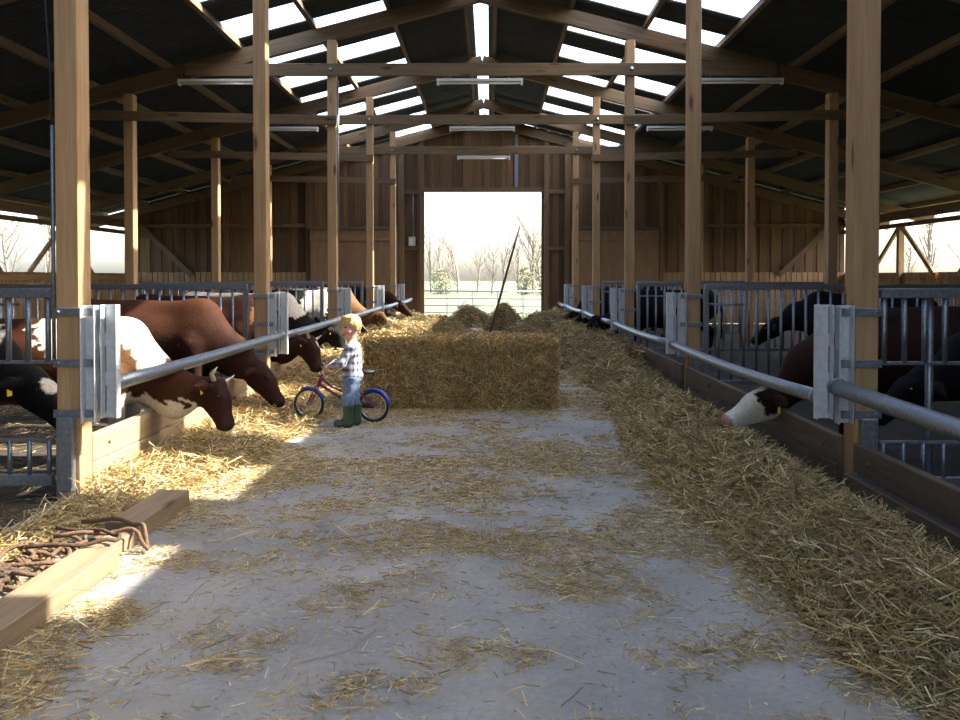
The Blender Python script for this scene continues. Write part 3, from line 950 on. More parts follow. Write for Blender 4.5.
heap(0.62, 25.2, 0.60, 0.6, 0.72, 'tallest hay heap, right of the slanting pole', 2000, 3)
heap(1.45, 21.0, 1.05, 1.8, 0.62, 'long hay heap between the slanting pole and the right feed rail', 3500, 4)
heap(1.05, 15.5, 0.60, 1.2, 0.42, 'flat hay heap just behind the right end of the bale', 2500, 5)

# ---- the big square bale
bx0, bx1, by0, by1, bh = -1.23, 0.93, 9.95, 10.85, 0.79
bale = thing('hay_bale', ((bx0 + bx1) / 2, (by0 + by1) / 2, 0), 'big rectangular hay bale lying across the middle of the aisle', 'hay bale')
bm = bmesh.new()
bmesh.ops.create_cube(bm, size=1.0)
bmesh.ops.scale(bm, vec=(bx1 - bx0, by1 - by0, bh), verts=bm.verts)
bmesh.ops.bevel(bm, geom=bm.edges[:], offset=0.05, segments=3, affect='EDGES', profile=0.6)
bmesh.ops.subdivide_edges(bm, edges=[e for e in bm.edges if e.calc_length() > 0.2], cuts=22, use_grid_fill=True)
for v in bm.verts:
    c = v.co
    flake = 0.018 * math.sin(c.x * 24 + 2 * math.sin(c.z * 7))
    n = 0.03 * float(wob(np.array([c.x * 3, c.y * 3, c.z * 3]))) + flake
    c += c.normalized() * n
    if c.z < -bh / 2 + 0.03: c.z = max(c.z, -bh / 2 + 0.002)
me = bpy.data.meshes.new('bale'); bm.to_mesh(me); bm.free()
me.polygons.foreach_set('use_smooth', [True] * len(me.polygons))
obj('hay_body', me, 'hay_base', bale, T((bx0 + bx1) / 2, (by0 + by1) / 2, bh / 2))
def face(n, o, e1, e2, nrm):
    a, b = rng.random(n), rng.random(n)
    P = np.array(o) + a[:, None] * np.array(e1) + b[:, None] * np.array(e2) + np.array(nrm) * (0.005 + 0.03 * rng.random((n, 1)))
    u1 = np.array(e1) / np.linalg.norm(e1); u2 = np.array(e2) / np.linalg.norm(e2)
    th = rng.random(n) * 2 * PI
    D = u1 * np.cos(th)[:, None] + u2 * np.sin(th)[:, None] + np.array(nrm) * rng.normal(size=(n, 1)) * 0.35
    return strands(P, D, 0.04 + 0.14 * rng.random(n) ** 2, 0.005 + 0.003 * rng.random(n), 0.5, straw_cols(n, 0.0) * np.array([0.98, 0.90, 0.80]))
lx, ly = bx1 - bx0, by1 - by0
V, F, C = stack([face(11000, (bx0, by0, 0.0), (lx, 0, 0), (0, 0, bh), (0, -1, 0)),
                 face(4500, (bx0, by0, bh), (lx, 0, 0), (0, ly, 0), (0, 0, 1)),
                 face(2500, (bx1, by0, 0), (0, ly, 0), (0, 0, bh), (1, 0, 0)),
                 face(2500, (bx0, by0, 0), (0, ly, 0), (0, 0, bh), (-1, 0, 0))])
o = np.array([(bx0 + bx1) / 2, (by0 + by1) / 2, 0])
obj('loose_stalks', mesh_np('stalks', V - o, F, False, C), 'straw', bale, T(*o), kind='stuff')
for q in range(6):
    xx = bx0 + lx * (q + 0.5) / 6
    tube('twine', [(xx, by0 - 0.012, 0.01), (xx, by0 - 0.012, bh - 0.03), (xx, by0 + 0.03, bh + 0.012), (xx, by1 - 0.03, bh + 0.012), (xx, by1 + 0.012, bh - 0.03), (xx, by1 + 0.012, 0.01)], 0.003, 'twine', bale, n=5)

# ---- long pole stuck in the heaps
tube('wooden_pole', [(0.17, 22.3, 0.0), (0.36, 22.25, 0.7), (0.60, 22.2, 1.6), (0.80, 22.15, 2.3), (0.95, 22.1, 2.82)], [0.034, 0.032, 0.030, 0.028, 0.024], 'pole_wood', None, n=10,
     label='long dark wooden pole standing at a slant in the far aisle', cat='pole')

# ================================================================== CATTLE
BROWN = (0.056, 0.019, 0.0085); DKBROWN = (0.034, 0.012, 0.008); BLACK = (0.010, 0.009, 0.009); WHITE = (0.72, 0.66, 0.57); TAN = (0.22, 0.105, 0.05); PINK = (0.5, 0.28, 0.22)
def cow_prims(poll, muz, mid=None, neck0=(0.0, 0, 0.97)):
    pr = []
    c = lambda a, b, ra, rb, sy=1.0, k=0.07: pr.append(('c', np.array(a, float), np.array(b, float), ra, rb, sy, k))
    e = lambda a, r, k=0.1: pr.append(('e', a, r, k))
    e((-0.78, 0, 0.86), (0.78, 0.33, 0.37)); e((-0.12, 0, 0.86), (0.36, 0.25, 0.37)); e((-1.38, 0, 0.97), (0.33, 0.27, 0.30))
    c((0.0, 0, 1.17), (-1.45, 0, 1.19), 0.10, 0.10, 1.0, 0.12)
    e((-0.04, 0, 1.18), (0.17, 0.09, 0.10)); e((-1.42, 0.17, 1.12), (0.10, 0.08, 0.09), 0.08); e((-1.42, -0.17, 1.12), (0.10, 0.08, 0.09), 0.08)
    poll = np.array(poll, float); muz = np.array(muz, float)
    n0 = np.array(neck0, float)
    mid = (n0 + poll) / 2 + np.array((0.0, 0, 0.02)) if mid is None else np.array(mid, float)
    c(n0, mid, 0.25, 0.19, 0.72, 0.12); c(mid, poll - np.array((0.06, 0, 0.035)), 0.19, 0.115, 0.75, 0.08)
    c(n0 + np.array((0.02, 0, -0.16)), mid + np.array((0.02, 0, -0.10)), 0.14, 0.09, 0.5, 0.08)
    d = muz - poll; L = np.linalg.norm(d); d /= L
    y = np.array((0, 1.0, 0)); y = y - d * y.dot(d); y /= np.linalg.norm(y)
    n = np.cross(d, y);  n = n if n[0] + n[2] > 0 else -n          # forehead side
    H = lambda t, u=0.0, v=0.0: poll + d * L * t + y * u + n * v
    c(H(0.04, 0, -0.005), H(0.40, 0, 0.005), 0.112, 0.100, 1.0, 0.04)
    c(H(0.36, 0, 0.012), H(0.88, 0, 0.008), 0.082, 0.062, 1.0, 0.05)
    c(H(0.20, 0, -0.105), H(0.74, 0, -0.062), 0.080, 0.042, 0.8, 0.045)
    e(tuple(H(0.93, 0, 0.0)), (0.070, 0.086, 0.066), 0.035)
    c(H(0.80, 0, -0.055), H(0.92, 0, -0.05), 0.042, 0.045, 1.1, 0.025)
    for s in (-1, 1):
        c(H(0.29, s * 0.082, 0.05), H(0.37, s * 0.082, 0.052), 0.034, 0.03, 1.0, 0.025)
        c(H(0.05, s * 0.10, -0.015), H(0.06, s * 0.20, -0.04), 0.028, 0.052, 1.0, 0.025); c(H(0.06, s * 0.20, -0.04), H(0.10, s * 0.315, -0.06), 0.052, 0.016, 1.0, 0.02)
        yy = s * 0.165
        c((-0.08, yy, 0.80), (-0.03, yy * 1.05, 0.45), 0.13, 0.065, 1.0, 0.08); c((-0.03, yy * 1.05, 0.45), (-0.05, yy * 1.05, 0.36), 0.065, 0.055, 1.0, 0.04)
        c((-0.05, yy * 1.05, 0.36), (-0.05, yy * 1.05, 0.12), 0.048, 0.040, 1.0, 0.03); c((-0.05, yy * 1.05, 0.10), (-0.02, yy * 1.05, 0.045), 0.045, 0.058, 1.0, 0.02)
        c((-1.36, yy, 0.92), (-1.22, yy * 1.1, 0.62), 0.22, 0.13, 0.8, 0.08); c((-1.22, yy * 1.1, 0.62), (-1.52, yy * 1.05, 0.46), 0.12, 0.062, 0.9, 0.06)
        c((-1.52, yy * 1.05, 0.46), (-1.47, yy * 1.05, 0.13), 0.052, 0.042, 1.0, 0.03); c((-1.47, yy * 1.05, 0.11), (-1.43, yy * 1.05, 0.045), 0.045, 0.06, 1.0, 0.02)
    c((-1.66, 0, 1.14), (-1.76, 0, 0.85), 0.04, 0.022, 1.0, 0.04); c((-1.76, 0, 0.85), (-1.74, 0, 0.45), 0.022, 0.025, 1.0, 0.02); c((-1.74, 0, 0.45), (-1.74, 0, 0.32), 0.04, 0.02, 1.0, 0.02)
    return pr, H

POSE = {}
def pose(name, poll, muz, neck0=(0.0, 0, 0.97), mid=None):
    pr, H = cow_prims(poll, muz, mid, neck0)
    V, F = surface(pr, 0.023)
    POSE[name] = (V, F, H)
pose('feed', (0.79, 0.0, 0.68), (0.94, -0.13, 0.33), (0.0, 0, 0.95), (0.42, 0, 0.62))
pose('feed_turn', (0.60, -0.02, 0.54), (0.86, -0.12, 0.17), (0.0, 0, 0.95), (0.33, 0, 0.68))
pose('reach', (0.62, 0.0, 0.55), (1.02, 0.04, 0.31))
pose('low', (0.62, -0.05, 0.80), (0.98, -0.16, 0.47), (0.02, 0, 1.0))

def cow(pose_name, loc, rz, base, patches, lab, head=None, muzzle_c=None, horns=False, tags=True, seed=0.0, group='cattle at the feed rails', scale=1.0):
    V, F, H = POSE[pose_name]
    t = thing('cow', loc, lab, 'cow', group, rz=rz)
    WM[t] = T(*loc) @ Rz(rz) @ Matrix.Scale(scale, 4); t.matrix_basis = WM[t]
    C = np.tile(np.array(base), (len(V), 1))
    w = wob(V, 1.2, seed)
    C *= (1 + 0.35 * w)[:, None]
    for (cc, rr, col) in patches:
        q = np.linalg.norm((V - np.array(cc)) / np.array(rr), axis=1)
        C[q + 0.22 * w + 0.08 * np.sin(V[:, 0] * 41 + 3 * np.sin(V[:, 2] * 33 + seed)) < 1] = col
    P0, P1 = H(0), H(1); d = P1 - P0; L = np.linalg.norm(d)
    tt = ((V - P0) @ d) / L ** 2
    off = np.linalg.norm(V - P0 - np.clip(tt, 0, 1)[:, None] * d, axis=1)
    hm = (tt > -0.05) & (off < 0.2)
    if head is not None:
        for (t0, t1, u0, u1, col) in head:              # bands along the face, across it
            yy = (V - P0) @ np.array((0, 1.0, 0))
            C[hm & (tt + 0.05 * w > t0) & (tt + 0.05 * w < t1) & (yy > u0) & (yy < u1)] = col
    C[hm & (tt > 0.93)] = muzzle_c if muzzle_c is not None else np.array(base) * 0.4 + 0.01
    C[V[:, 2] < 0.075] = (0.03, 0.025, 0.02)            # hooves
    me = mesh_np('cow', V, F, True, np.clip(C, 0.003, 0.9))
    W = WM[t]
    b = obj('body', me, 'coat', t, W)
    for s in (-1, 1):
        p = H(0.34, s * 0.108, 0.045)
        bm = bmesh.new(); bmesh.ops.create_uvsphere(bm, u_segments=8, v_segments=6, radius=0.019)
        m2 = bpy.data.meshes.new('eye'); bm.to_mesh(m2); bm.free()
        obj('eye', m2, 'eye', t, W @ T(*p))
        if tags:
            p = H(0.085, s * 0.215, -0.075)
            obj("ear_tag", box_mesh(0.008, 0.055, 0.065, 0.002), 'yellow', t, W @ T(p[0] + 0.035, p[1], p[2] - 0.02), label='yellow ear tag')
        if horns:
            a, b_, c_ = H(-0.05, s * 0.07, 0.03), H(-0.14, s * 0.16, 0.06), H(-0.22, s * 0.19, 0.14)
            Vh, Fh = tube_np([a, (a + b_) / 2, b_, (b_ + c_) / 2 + np.array((0, s * 0.012, 0)), c_], [0.026, 0.023, 0.019, 0.013, 0.004], 8)
            obj('horn', mesh_mixed('horn', Vh, Fh), 'horn', t, W, label='pale curved horn')
    return t

FL = 0.0
cow('feed', (-2.84, 7.25, -0.02), 0.0, BROWN, [((-0.25, 0, 1.12), (0.55, 0.6, 0.30), WHITE), ((0.22, 0, 1.0), (0.16, 0.5, 0.22), WHITE), ((-0.1, 0, 0.42), (0.75, 0.5, 0.24), WHITE), ((0.30, 0, 0.42), (0.30, 0.3, 0.14), WHITE), ((0.02, -0.3, 0.92), (0.16, 0.3, 0.16), TAN), ((-1.2, 0, 0.9), (0.4, 0.6, 0.3), WHITE)],
    'brown and white cow nearest the camera, feeding under the left rail', head=[(-0.1, 1.2, -1, 1, DKBROWN)], horns=True, seed=0.4, scale=0.92)
cow('feed_turn', (-2.93, 9.45, -0.02), 0.0, BROWN, [((0.50, 0, 0.55), (0.45, 0.4, 0.30), DKBROWN), ((-0.2, 0, 0.62), (0.9, 0.6, 0.34), DKBROWN)], 'large plain red-brown cow feeding beside the brown and white one', head=[(0.05, 1.2, -1, 1, DKBROWN)], horns=False, seed=1.7, tags=False)  # neck and lower body tinted darker as shading below the lit back
cow('low', (-3.78, 6.38, -0.02), -0.04, BLACK, [((0.18, 0, 1.12), (0.30, 0.4, 0.16), WHITE), ((-0.9, 0, 0.5), (0.5, 0.5, 0.25), WHITE), ((0.80, -0.12, 0.74), (0.065, 0.07, 0.08), WHITE)],
    'black cow with a white face patch looking through the left fence gap', seed=2.2)
cow('feed', (-3.0, 11.55, -0.02), -0.05, DKBROWN, [((0.25, 0, 1.0), (0.25, 0.4, 0.2), TAN)], 'dark brown cow with a white forehead just past the second left post', head=[(0.1, 0.32, -0.06, 0.06, WHITE)], horns=True, seed=3.1)
cow('feed', (-3.1, 13.9, -0.02), 0.1, BLACK, [((-0.6, 0, 1.25), (1.0, 0.5, 0.14), WHITE), ((0.15, 0, 1.1), (0.25, 0.5, 0.2), WHITE)], 'black cow with a white back feeding before the third left post', seed=4.0)
cow('feed_turn', (-3.0, 17.2, -0.02), 0.0, BLACK, [((-0.2, 0, 1.1), (0.3, 0.5, 0.4), WHITE)], 'black and white cow feeding past the third left post', head=[(0.0, 0.95, -0.05, 0.05, WHITE)], seed=5.0)
cow('feed', (-3.05, 19.4, -0.02), 0.05, TAN, [((-1.0, 0, 0.9), (0.4, 0.5, 0.4), WHITE)], 'light brown cow feeding before the fourth left post', seed=6.0)
cow('reach', (-2.95, 22.2, -0.02), -0.05, BLACK, [((-0.9, 0, 0.9), (0.4, 0.5, 0.5), WHITE)], 'black cow reaching into lit straw past the fourth left post', seed=7.0)
cow('low', (-3.0, 24.6, -0.02), 0.0, DKBROWN, [], 'dark brown cow farthest along the left rail', seed=8.0)
cow('reach', (3.18, 7.35, -0.02), PI, DKBROWN, [], 'white-faced brown cow reaching under the right rail into the straw', head=[(0.34, 1.2, -1, 1, WHITE), (-0.1, 0.5, -0.065, 0.065, WHITE)], muzzle_c=PINK, seed=9.0)
cow('low', (4.05, 6.5, -0.02), PI + 0.1, BLACK, [], 'black cow in the dark behind the nearest right post', tags=False, seed=10.0)
cow('low', (5.4, 13.9, -0.02), PI - 0.3, BLACK, [((-0.2, 0.2, 0.9), (0.2, 0.3, 0.15), WHITE)], 'black cow standing deep in the right stall behind the barred fence', tags=False, seed=11.0)
cow('feed', (3.1, 17.6, -0.02), PI, BLACK, [], 'black cow feeding on the right past the third post', tags=False, seed=12.0)
cow('feed_turn', (3.1, 21.8, -0.02), PI, BLACK, [], 'black cow feeding on the right past the fourth post', tags=False, seed=13.0)
cow('reach', (3.1, 23.6, -0.02), PI - 0.1, BLACK, [], 'black cow farthest along the right rail', tags=False, seed=14.0)

# ================================================================== BOY
# local axes while modelling: x = forward, y = his left, z = up
bp_ = (-1.21, 8.80, 0.0); brz = PI
boy = thing('person', bp_, 'small child in plaid shirt, jeans and green boots holding a bicycle', 'person', rz=brz)
W = WM[boy]
def cc(a, b, ra, rb, sy=1.0, k=0.03): return ('c', np.array(a, float), np.array(b, float), ra, rb, sy, k)
def ee(c, r, k=0.03): return ('e', c, r, k)
HC = np.array((0.02, 0.0, 1.005))
fd = np.array((math.cos(0.8), math.sin(0.8), -0.10)); fd /= np.linalg.norm(fd)     # face turned to his left, a little down
fs = np.cross((0, 0, 1), fd); fs /= np.linalg.norm(fs); fu = np.cross(fd, fs)
HP = lambda f, s, u: HC + fd * f + fs * s + fu * u
hands = {}
body = [ee(tuple(HC + np.array((-0.005, 0, 0.02))), (0.095, 0.082, 0.10)), cc(HP(0.035, 0, -0.03), HP(0.045, 0, -0.075), 0.058, 0.038, 1, 0.03),
        cc(HP(0.085, 0, 0.0), HP(0.100, 0, -0.028), 0.010, 0.015, 1, 0.012), cc(HP(0.079, -0.016, -0.060), HP(0.079, 0.016, -0.060), 0.008, 0.008, 1, 0.008)]
for s in (-1, 1):
    body += [cc(HP(0.075, s * 0.016, -0.015), HP(0.055, s * 0.045, -0.03), 0.022, 0.026, 1, 0.02), cc(HP(-0.01, s * 0.083, 0.015), HP(-0.018, s * 0.095, -0.02), 0.018, 0.012, 1, 0.012)]
body += [cc((0, 0, 0.94), (-0.005, 0, 0.82), 0.043, 0.05), ee((0, 0, 0.74), (0.075, 0.105, 0.12), 0.05), ee((0.005, 0, 0.60), (0.078, 0.098, 0.11), 0.05), ee((0, 0, 0.51), (0.08, 0.105, 0.08), 0.05),
         cc((-0.005, -0.11, 0.815), (-0.005, 0.11, 0.815), 0.042, 0.042, 1, 0.04)]
sh, el, wr = {}, {}, {}
for s in (-1, 1):
    sh[s] = np.array((0.0, s * 0.118, 0.805)); el[s] = np.array((0.085, s * 0.155, 0.655)); wr[s] = np.array((0.225, s * 0.10 - 0.075, 0.605))
    body += [cc(sh[s], el[s], 0.036, 0.028), cc(el[s], wr[s], 0.028, 0.021)]
    dv = wr[s] - el[s]; dv /= np.linalg.norm(dv)
    pal = wr[s] + dv * 0.045
    body += [cc(wr[s], pal, 0.021, 0.024, 1.0, 0.015)]
    for q in range(4):                                  # fingers curl down round the grip
        o = pal + np.array((0.006, (q - 1.5) * 0.0135, 0.006)); k1 = o + np.array((0.024, 0, -0.002)); k2 = k1 + np.array((0.008 - 0.002 * abs(q - 1), 0, -0.018)); k3 = k2 + np.array((-0.012, 0, -0.010))
        body += [cc(o, k1, 0.0075, 0.007, 1, 0.004), cc(k1, k2, 0.007, 0.0065, 1, 0.004), cc(k2, k3, 0.0065, 0.006, 1, 0.004)]
    th0 = wr[s] + dv * 0.02 + np.array((0, -s * 0.018, -0.004)); th1 = th0 + np.array((0.020, -s * 0.012, -0.016)); th2 = th1 + np.array((0.020, s * 0.004, -0.010))
    body += [cc(th0, th1, 0.009, 0.008, 1, 0.006), cc(th1, th2, 0.008, 0.007, 1, 0.004)]
    hip = (0.0, s * 0.055, 0.50); kn = (0.018 + 0.02 * s, s * 0.062, 0.29); an = (0.0 + 0.03 * s, s * 0.065, 0.075)
    body += [cc(hip, kn, 0.062, 0.045), cc(kn, an, 0.044, 0.03), cc((an[0], an[1], 0.04), (an[0] + 0.10, an[1] + s * 0.012, 0.03), 0.03, 0.026)]
V, F = surface(body, 0.0075, 0.03)
C = np.tile(np.array((0.62, 0.36, 0.26)), (len(V), 1))
fr = (V - HC) @ fd; fy = (V - HC) @ fs; fz = (V - HC) @ fu
front = (fr > 0.03) & (V[:, 2] > 0.88)
C[front & (np.abs(fz + 0.060) < 0.009) & (np.abs(fy) < 0.024)] = (0.48, 0.16, 0.14)
for s in (-1, 1):
    C[front & ((fy - s * 0.052) ** 2 + (fz + 0.035) ** 2 < 0.00045)] = (0.66, 0.30, 0.22)
obj('body', mesh_np('body', V, F, True, C), 'skin', boy, W)
def ball(name, p, r, mat, parent, sc=(1, 1, 1)):
    bm = bmesh.new(); bmesh.ops.create_uvsphere(bm, u_segments=10, v_segments=8, radius=r)
    bmesh.ops.scale(bm, vec=sc, verts=bm.verts)
    m2 = bpy.data.meshes.new(name); bm.to_mesh(m2); bm.free(); m2.polygons.foreach_set('use_smooth', [True] * len(m2.polygons))
    return obj(name, m2, mat, parent, W @ T(*p))
for s in (-1, 1):
    ball('eye', HP(0.080, s * 0.033, 0.012), 0.0095, 'eye', boy)
hair = [ee(tuple(HC + np.array((-0.012, 0, 0.042))), (0.104, 0.096, 0.098), 0.02), cc(HP(-0.06, 0.03, 0.0), HP(-0.065, 0.03, -0.05), 0.05, 0.03), cc(HP(-0.06, -0.03, 0.0), HP(-0.065, -0.03, -0.05), 0.05, 0.03)]
for q in np.linspace(-0.07, 0.07, 7):
    hair.append(cc(HP(0.05 - abs(q) * 0.3, q, 0.10), HP(0.088 - abs(q) * 0.45, q * 1.05, 0.048 + 0.008 * math.sin(q * 90)), 0.02, 0.008, 1, 0.01))
for s in (-1, 1):
    hair.append(cc(HP(0.0, s * 0.082, 0.06), HP(-0.012, s * 0.088, 0.005), 0.022, 0.012, 1, 0.015))
V, F = surface(hair, 0.008, 0.03)
V = V + 0.004 * wob(V * 6)[:, None] * (V - HC)/0.1
keep = ~((((V - HC) @ fd) > 0.05) & (((V - HC) @ fu) < 0.03))
kf = keep[F].all(axis=1)
obj('hair', mesh_np('hair', V, F[kf], True), 'hair', boy, W, label='short blond hair')
shirt = [ee((0, 0, 0.735), (0.094, 0.122, 0.12), 0.05), ee((0.004, 0, 0.60), (0.100, 0.118, 0.13), 0.05), ee((0, 0, 0.52), (0.104, 0.122, 0.06), 0.05), cc((-0.005, -0.105, 0.81), (-0.005, 0.105, 0.81), 0.052, 0.052, 1, 0.04), cc((-0.004, 0, 0.845), (0.0, 0, 0.865), 0.055, 0.052, 1, 0.02)]
for s in (-1, 1):
    shirt += [cc(sh[s], el[s], 0.052, 0.043), cc(el[s], wr[s] - (wr[s] - el[s]) * 0.12, 0.043, 0.032), ]
V, F = surface(shirt, 0.009, 0.03)
V[:, 2] = np.maximum(V[:, 2], 0.478)
V = V + np.stack([0.004 * np.sin(V[:, 2] * 70 + V[:, 1] * 30), 0.004 * np.sin(V[:, 2] * 55 + V[:, 0] * 40), 0 * V[:, 0]], 1)
obj('shirt', mesh_np('shirt', V, F, True), 'plaid', boy, W, label='blue and white plaid shirt')
jeans = [ee((0, 0, 0.50), (0.092, 0.113, 0.09), 0.03)]
boots = {}
for s in (-1, 1):
    hip = (0.0, s * 0.055, 0.50); kn = (0.018 + 0.02 * s, s * 0.062, 0.29); an = (0.0 + 0.03 * s, s * 0.065, 0.17)
    jeans += [cc(hip, kn, 0.074, 0.058), cc(kn, an, 0.058, 0.050)]
    ax, ay = 0.03 * s, s * 0.065
    boots[s] = [cc((ax, ay, 0.225), (ax, ay, 0.10), 0.058, 0.048, 1, 0.02), cc((ax, ay, 0.06), (ax, ay, 0.10), 0.05, 0.048, 1, 0.02), cc((ax, ay, 0.045), (ax + 0.105, ay + s * 0.012, 0.04), 0.048, 0.042, 0.95, 0.03)]
V, F = surface(jeans, 0.009, 0.03)
V = V + 0.003 * np.sin(V[:, 2:3] * 80 + V[:, 0:1] * 30)
obj('jeans', mesh_np('jeans', V, F, True), 'denim', boy, W, label='faded blue jeans')
for s in (-1, 1):
    V, F = surface(boots[s], 0.009, 0.03)
    V[:, 2] = np.clip(V[:, 2], 0.003, 0.225)
    obj('boot', mesh_np('boot', V, F, True), 'boot', boy, W, label='green rubber boot')

# ================================================================== BICYCLE (heads left)
FWc, RWc = np.array((-1.735, 9.215, 0.172)), np.array((-1.03, 9.06, 0.172))
ax = RWc - FWc; ang = math.atan2(ax[1], ax[0])
bike = thing('bicycle', tuple((FWc + RWc) / 2 * np.array((1, 1, 0))), "child's bicycle with magenta frame and blue mudguards held by the boy", 'bicycle', rz=ang)
BW = WM[bike]
hw = np.linalg.norm(ax) / 2
# local: x from front (-hw) to rear (+hw), z up
def btube(name, pts, r, mat, parent=None, n=8, **kw):
    V, F = tube_np(pts, r, n)
    return obj(name, mesh_mixed(name, V, F), mat, parent or bike, BW, **kw)
def ring(cx, R, r, z=0.172, n=32, m=8, y=0.0):
    a = np.linspace(0, 2 * PI, n + 1)[:-1]; b = np.linspace(0, 2 * PI, m + 1)[:-1]
    V = [(cx + (R + r * math.cos(q)) * math.cos(p), y + r * math.sin(q), z + (R + r * math.cos(q)) * math.sin(p)) for p in a for q in b]
    F = [(i * m + j, ((i + 1) % n) * m + j, ((i + 1) % n) * m + (j + 1) % m, i * m + (j + 1) % m) for i in range(n) for j in range(m)]
    return mesh_mixed('ring', V, F)
for cx, nm in ((-hw, 'front'), (hw, 'rear')):
    w = obj('wheel', ring(cx, 0.138, 0.008), 'chrome', bike, BW, label='%s wheel' % nm)
    obj('tyre', ring(cx, 0.155, 0.017), 'black_rubber', w, BW)
    btube('hub', [(cx, -0.04, 0.172), (cx, 0.04, 0.172)], 0.016, 'chrome', w)
    for q in range(14):
        a = q * 2 * PI / 14
        btube('spoke', [(cx, 0.012 * (-1) ** q, 0.172), (cx + 0.135 * math.cos(a), 0, 0.172 + 0.135 * math.sin(a))], 0.0022, 'chrome', w, n=4)
    a0, a1 = (0.15, 2.2) if cx > 0 else (0.35, 2.1)
    V, F = [], []
    aa = np.linspace(a0, a1, 16)
    for i, p in enumerate(aa):
        for j, (yy, dr) in enumerate(((-0.028, -0.016), (-0.018, 0), (0.018, 0), (0.028, -0.016))):
            R = 0.186 + dr
            V.append((cx + R * math.cos(p), yy, 0.172 + R * math.sin(p)))
    for i in range(15):
        for j in range(3):
            a = i * 4 + j; F.append((a, a + 1, a + 5, a + 4))
    o = obj('mudguard', mesh_mixed('mudguard', V, F), 'bike_blue', bike, BW, label='bright blue %s mudguard' % nm)
    md = o.modifiers.new('thick', 'SOLIDIFY'); md.thickness = 0.003
bb = np.array((0.10, 0, 0.20)); ht0 = np.array((-hw + 0.115, 0, 0.39)); ht1 = np.array((-hw + 0.145, 0, 0.47)); st = np.array((0.20, 0, 0.44))
btube('frame', [ht0, (ht0 + bb) / 2 + np.array((0, 0, -0.01)), bb], 0.016, 'bike_red', label='magenta bicycle frame')
btube('frame_tube', [ht1 - np.array((0, 0, 0.02)), bb * 0.35 + ht1 * 0.65 + np.array((0, 0, -0.015)), bb + np.array((0.04, 0, 0.07))], 0.013, 'bike_red')
btube('frame_tube', [bb, st], 0.015, 'bike_red')
btube('head_tube', [ht0 - np.array((0.008, 0, 0.02)), ht1], 0.02, 'bike_red')
for s in (-1, 1):
    btube('stay', [bb, (hw, s * 0.045, 0.172)], 0.009, 'bike_red')
    btube('stay', [bb * 0.35 + st * 0.65, (hw, s * 0.045, 0.172)], 0.008, 'bike_red')
    btube('fork_blade', [ht0 - np.array((0.005, 0, 0.01)), (ht0[0] - 0.02, s * 0.04, 0.36), (-hw, s * 0.045, 0.172)], 0.010, 'bike_red')
    btube('grip', [(-hw + 0.235, s * 0.19, 0.625), (-hw + 0.275, s * 0.255, 0.615)], 0.016, 'black_rubber')
    o = btube('crank', [bb + np.array((0, s * 0.035, 0)), bb + np.array((0.05 * s, s * 0.05, -0.075 * s))], 0.008, 'chrome')
    p = bb + np.array((0.05 * s, s * 0.085, -0.075 * s))
    obj('pedal', box_mesh(0.07, 0.06, 0.02, 0.004), 'black_rubber', bike, BW @ T(*p))
btube('stem', [ht1, ht1 + np.array((0.03, 0, 0.10))], 0.012, 'chrome')
btube('handlebar', [(-hw + 0.275, -0.25, 0.615), (-hw + 0.225, -0.17, 0.63), (-hw + 0.18, -0.07, 0.575), (-hw + 0.178, 0, 0.565), (-hw + 0.18, 0.07, 0.575), (-hw + 0.225, 0.17, 0.63), (-hw + 0.275, 0.25, 0.615)], 0.010, 'chrome')
btube('seat_post', [st, st + np.array((0.02, 0, 0.07))], 0.012, 'chrome')
V, F = surface([cc((0.33, 0, 0.53), (0.12, 0, 0.53), 0.05, 0.022, 1.4, 0.03), cc((0.30, -0.04, 0.53), (0.30, 0.04, 0.53), 0.045, 0.045, 1, 0.03)], 0.012, 0.03)
V[:, 2] = 0.53 + (V[:, 2] - 0.53) * 0.45
obj('saddle', mesh_np('saddle', V, F, True), 'black_rubber', bike, BW)
obj('chainring', ring(bb[0], 0.045, 0.006, bb[2], 20, 6, -0.03), 'chrome', bike, BW)
V, F = surface([cc((bb[0], -0.038, bb[2]), (hw, -0.038, 0.175), 0.045, 0.022, 0.35, 0.02)], 0.009, 0.03)
obj('chain_guard', mesh_np('chain_guard', V, F, True), 'black_rubber', bike, BW)

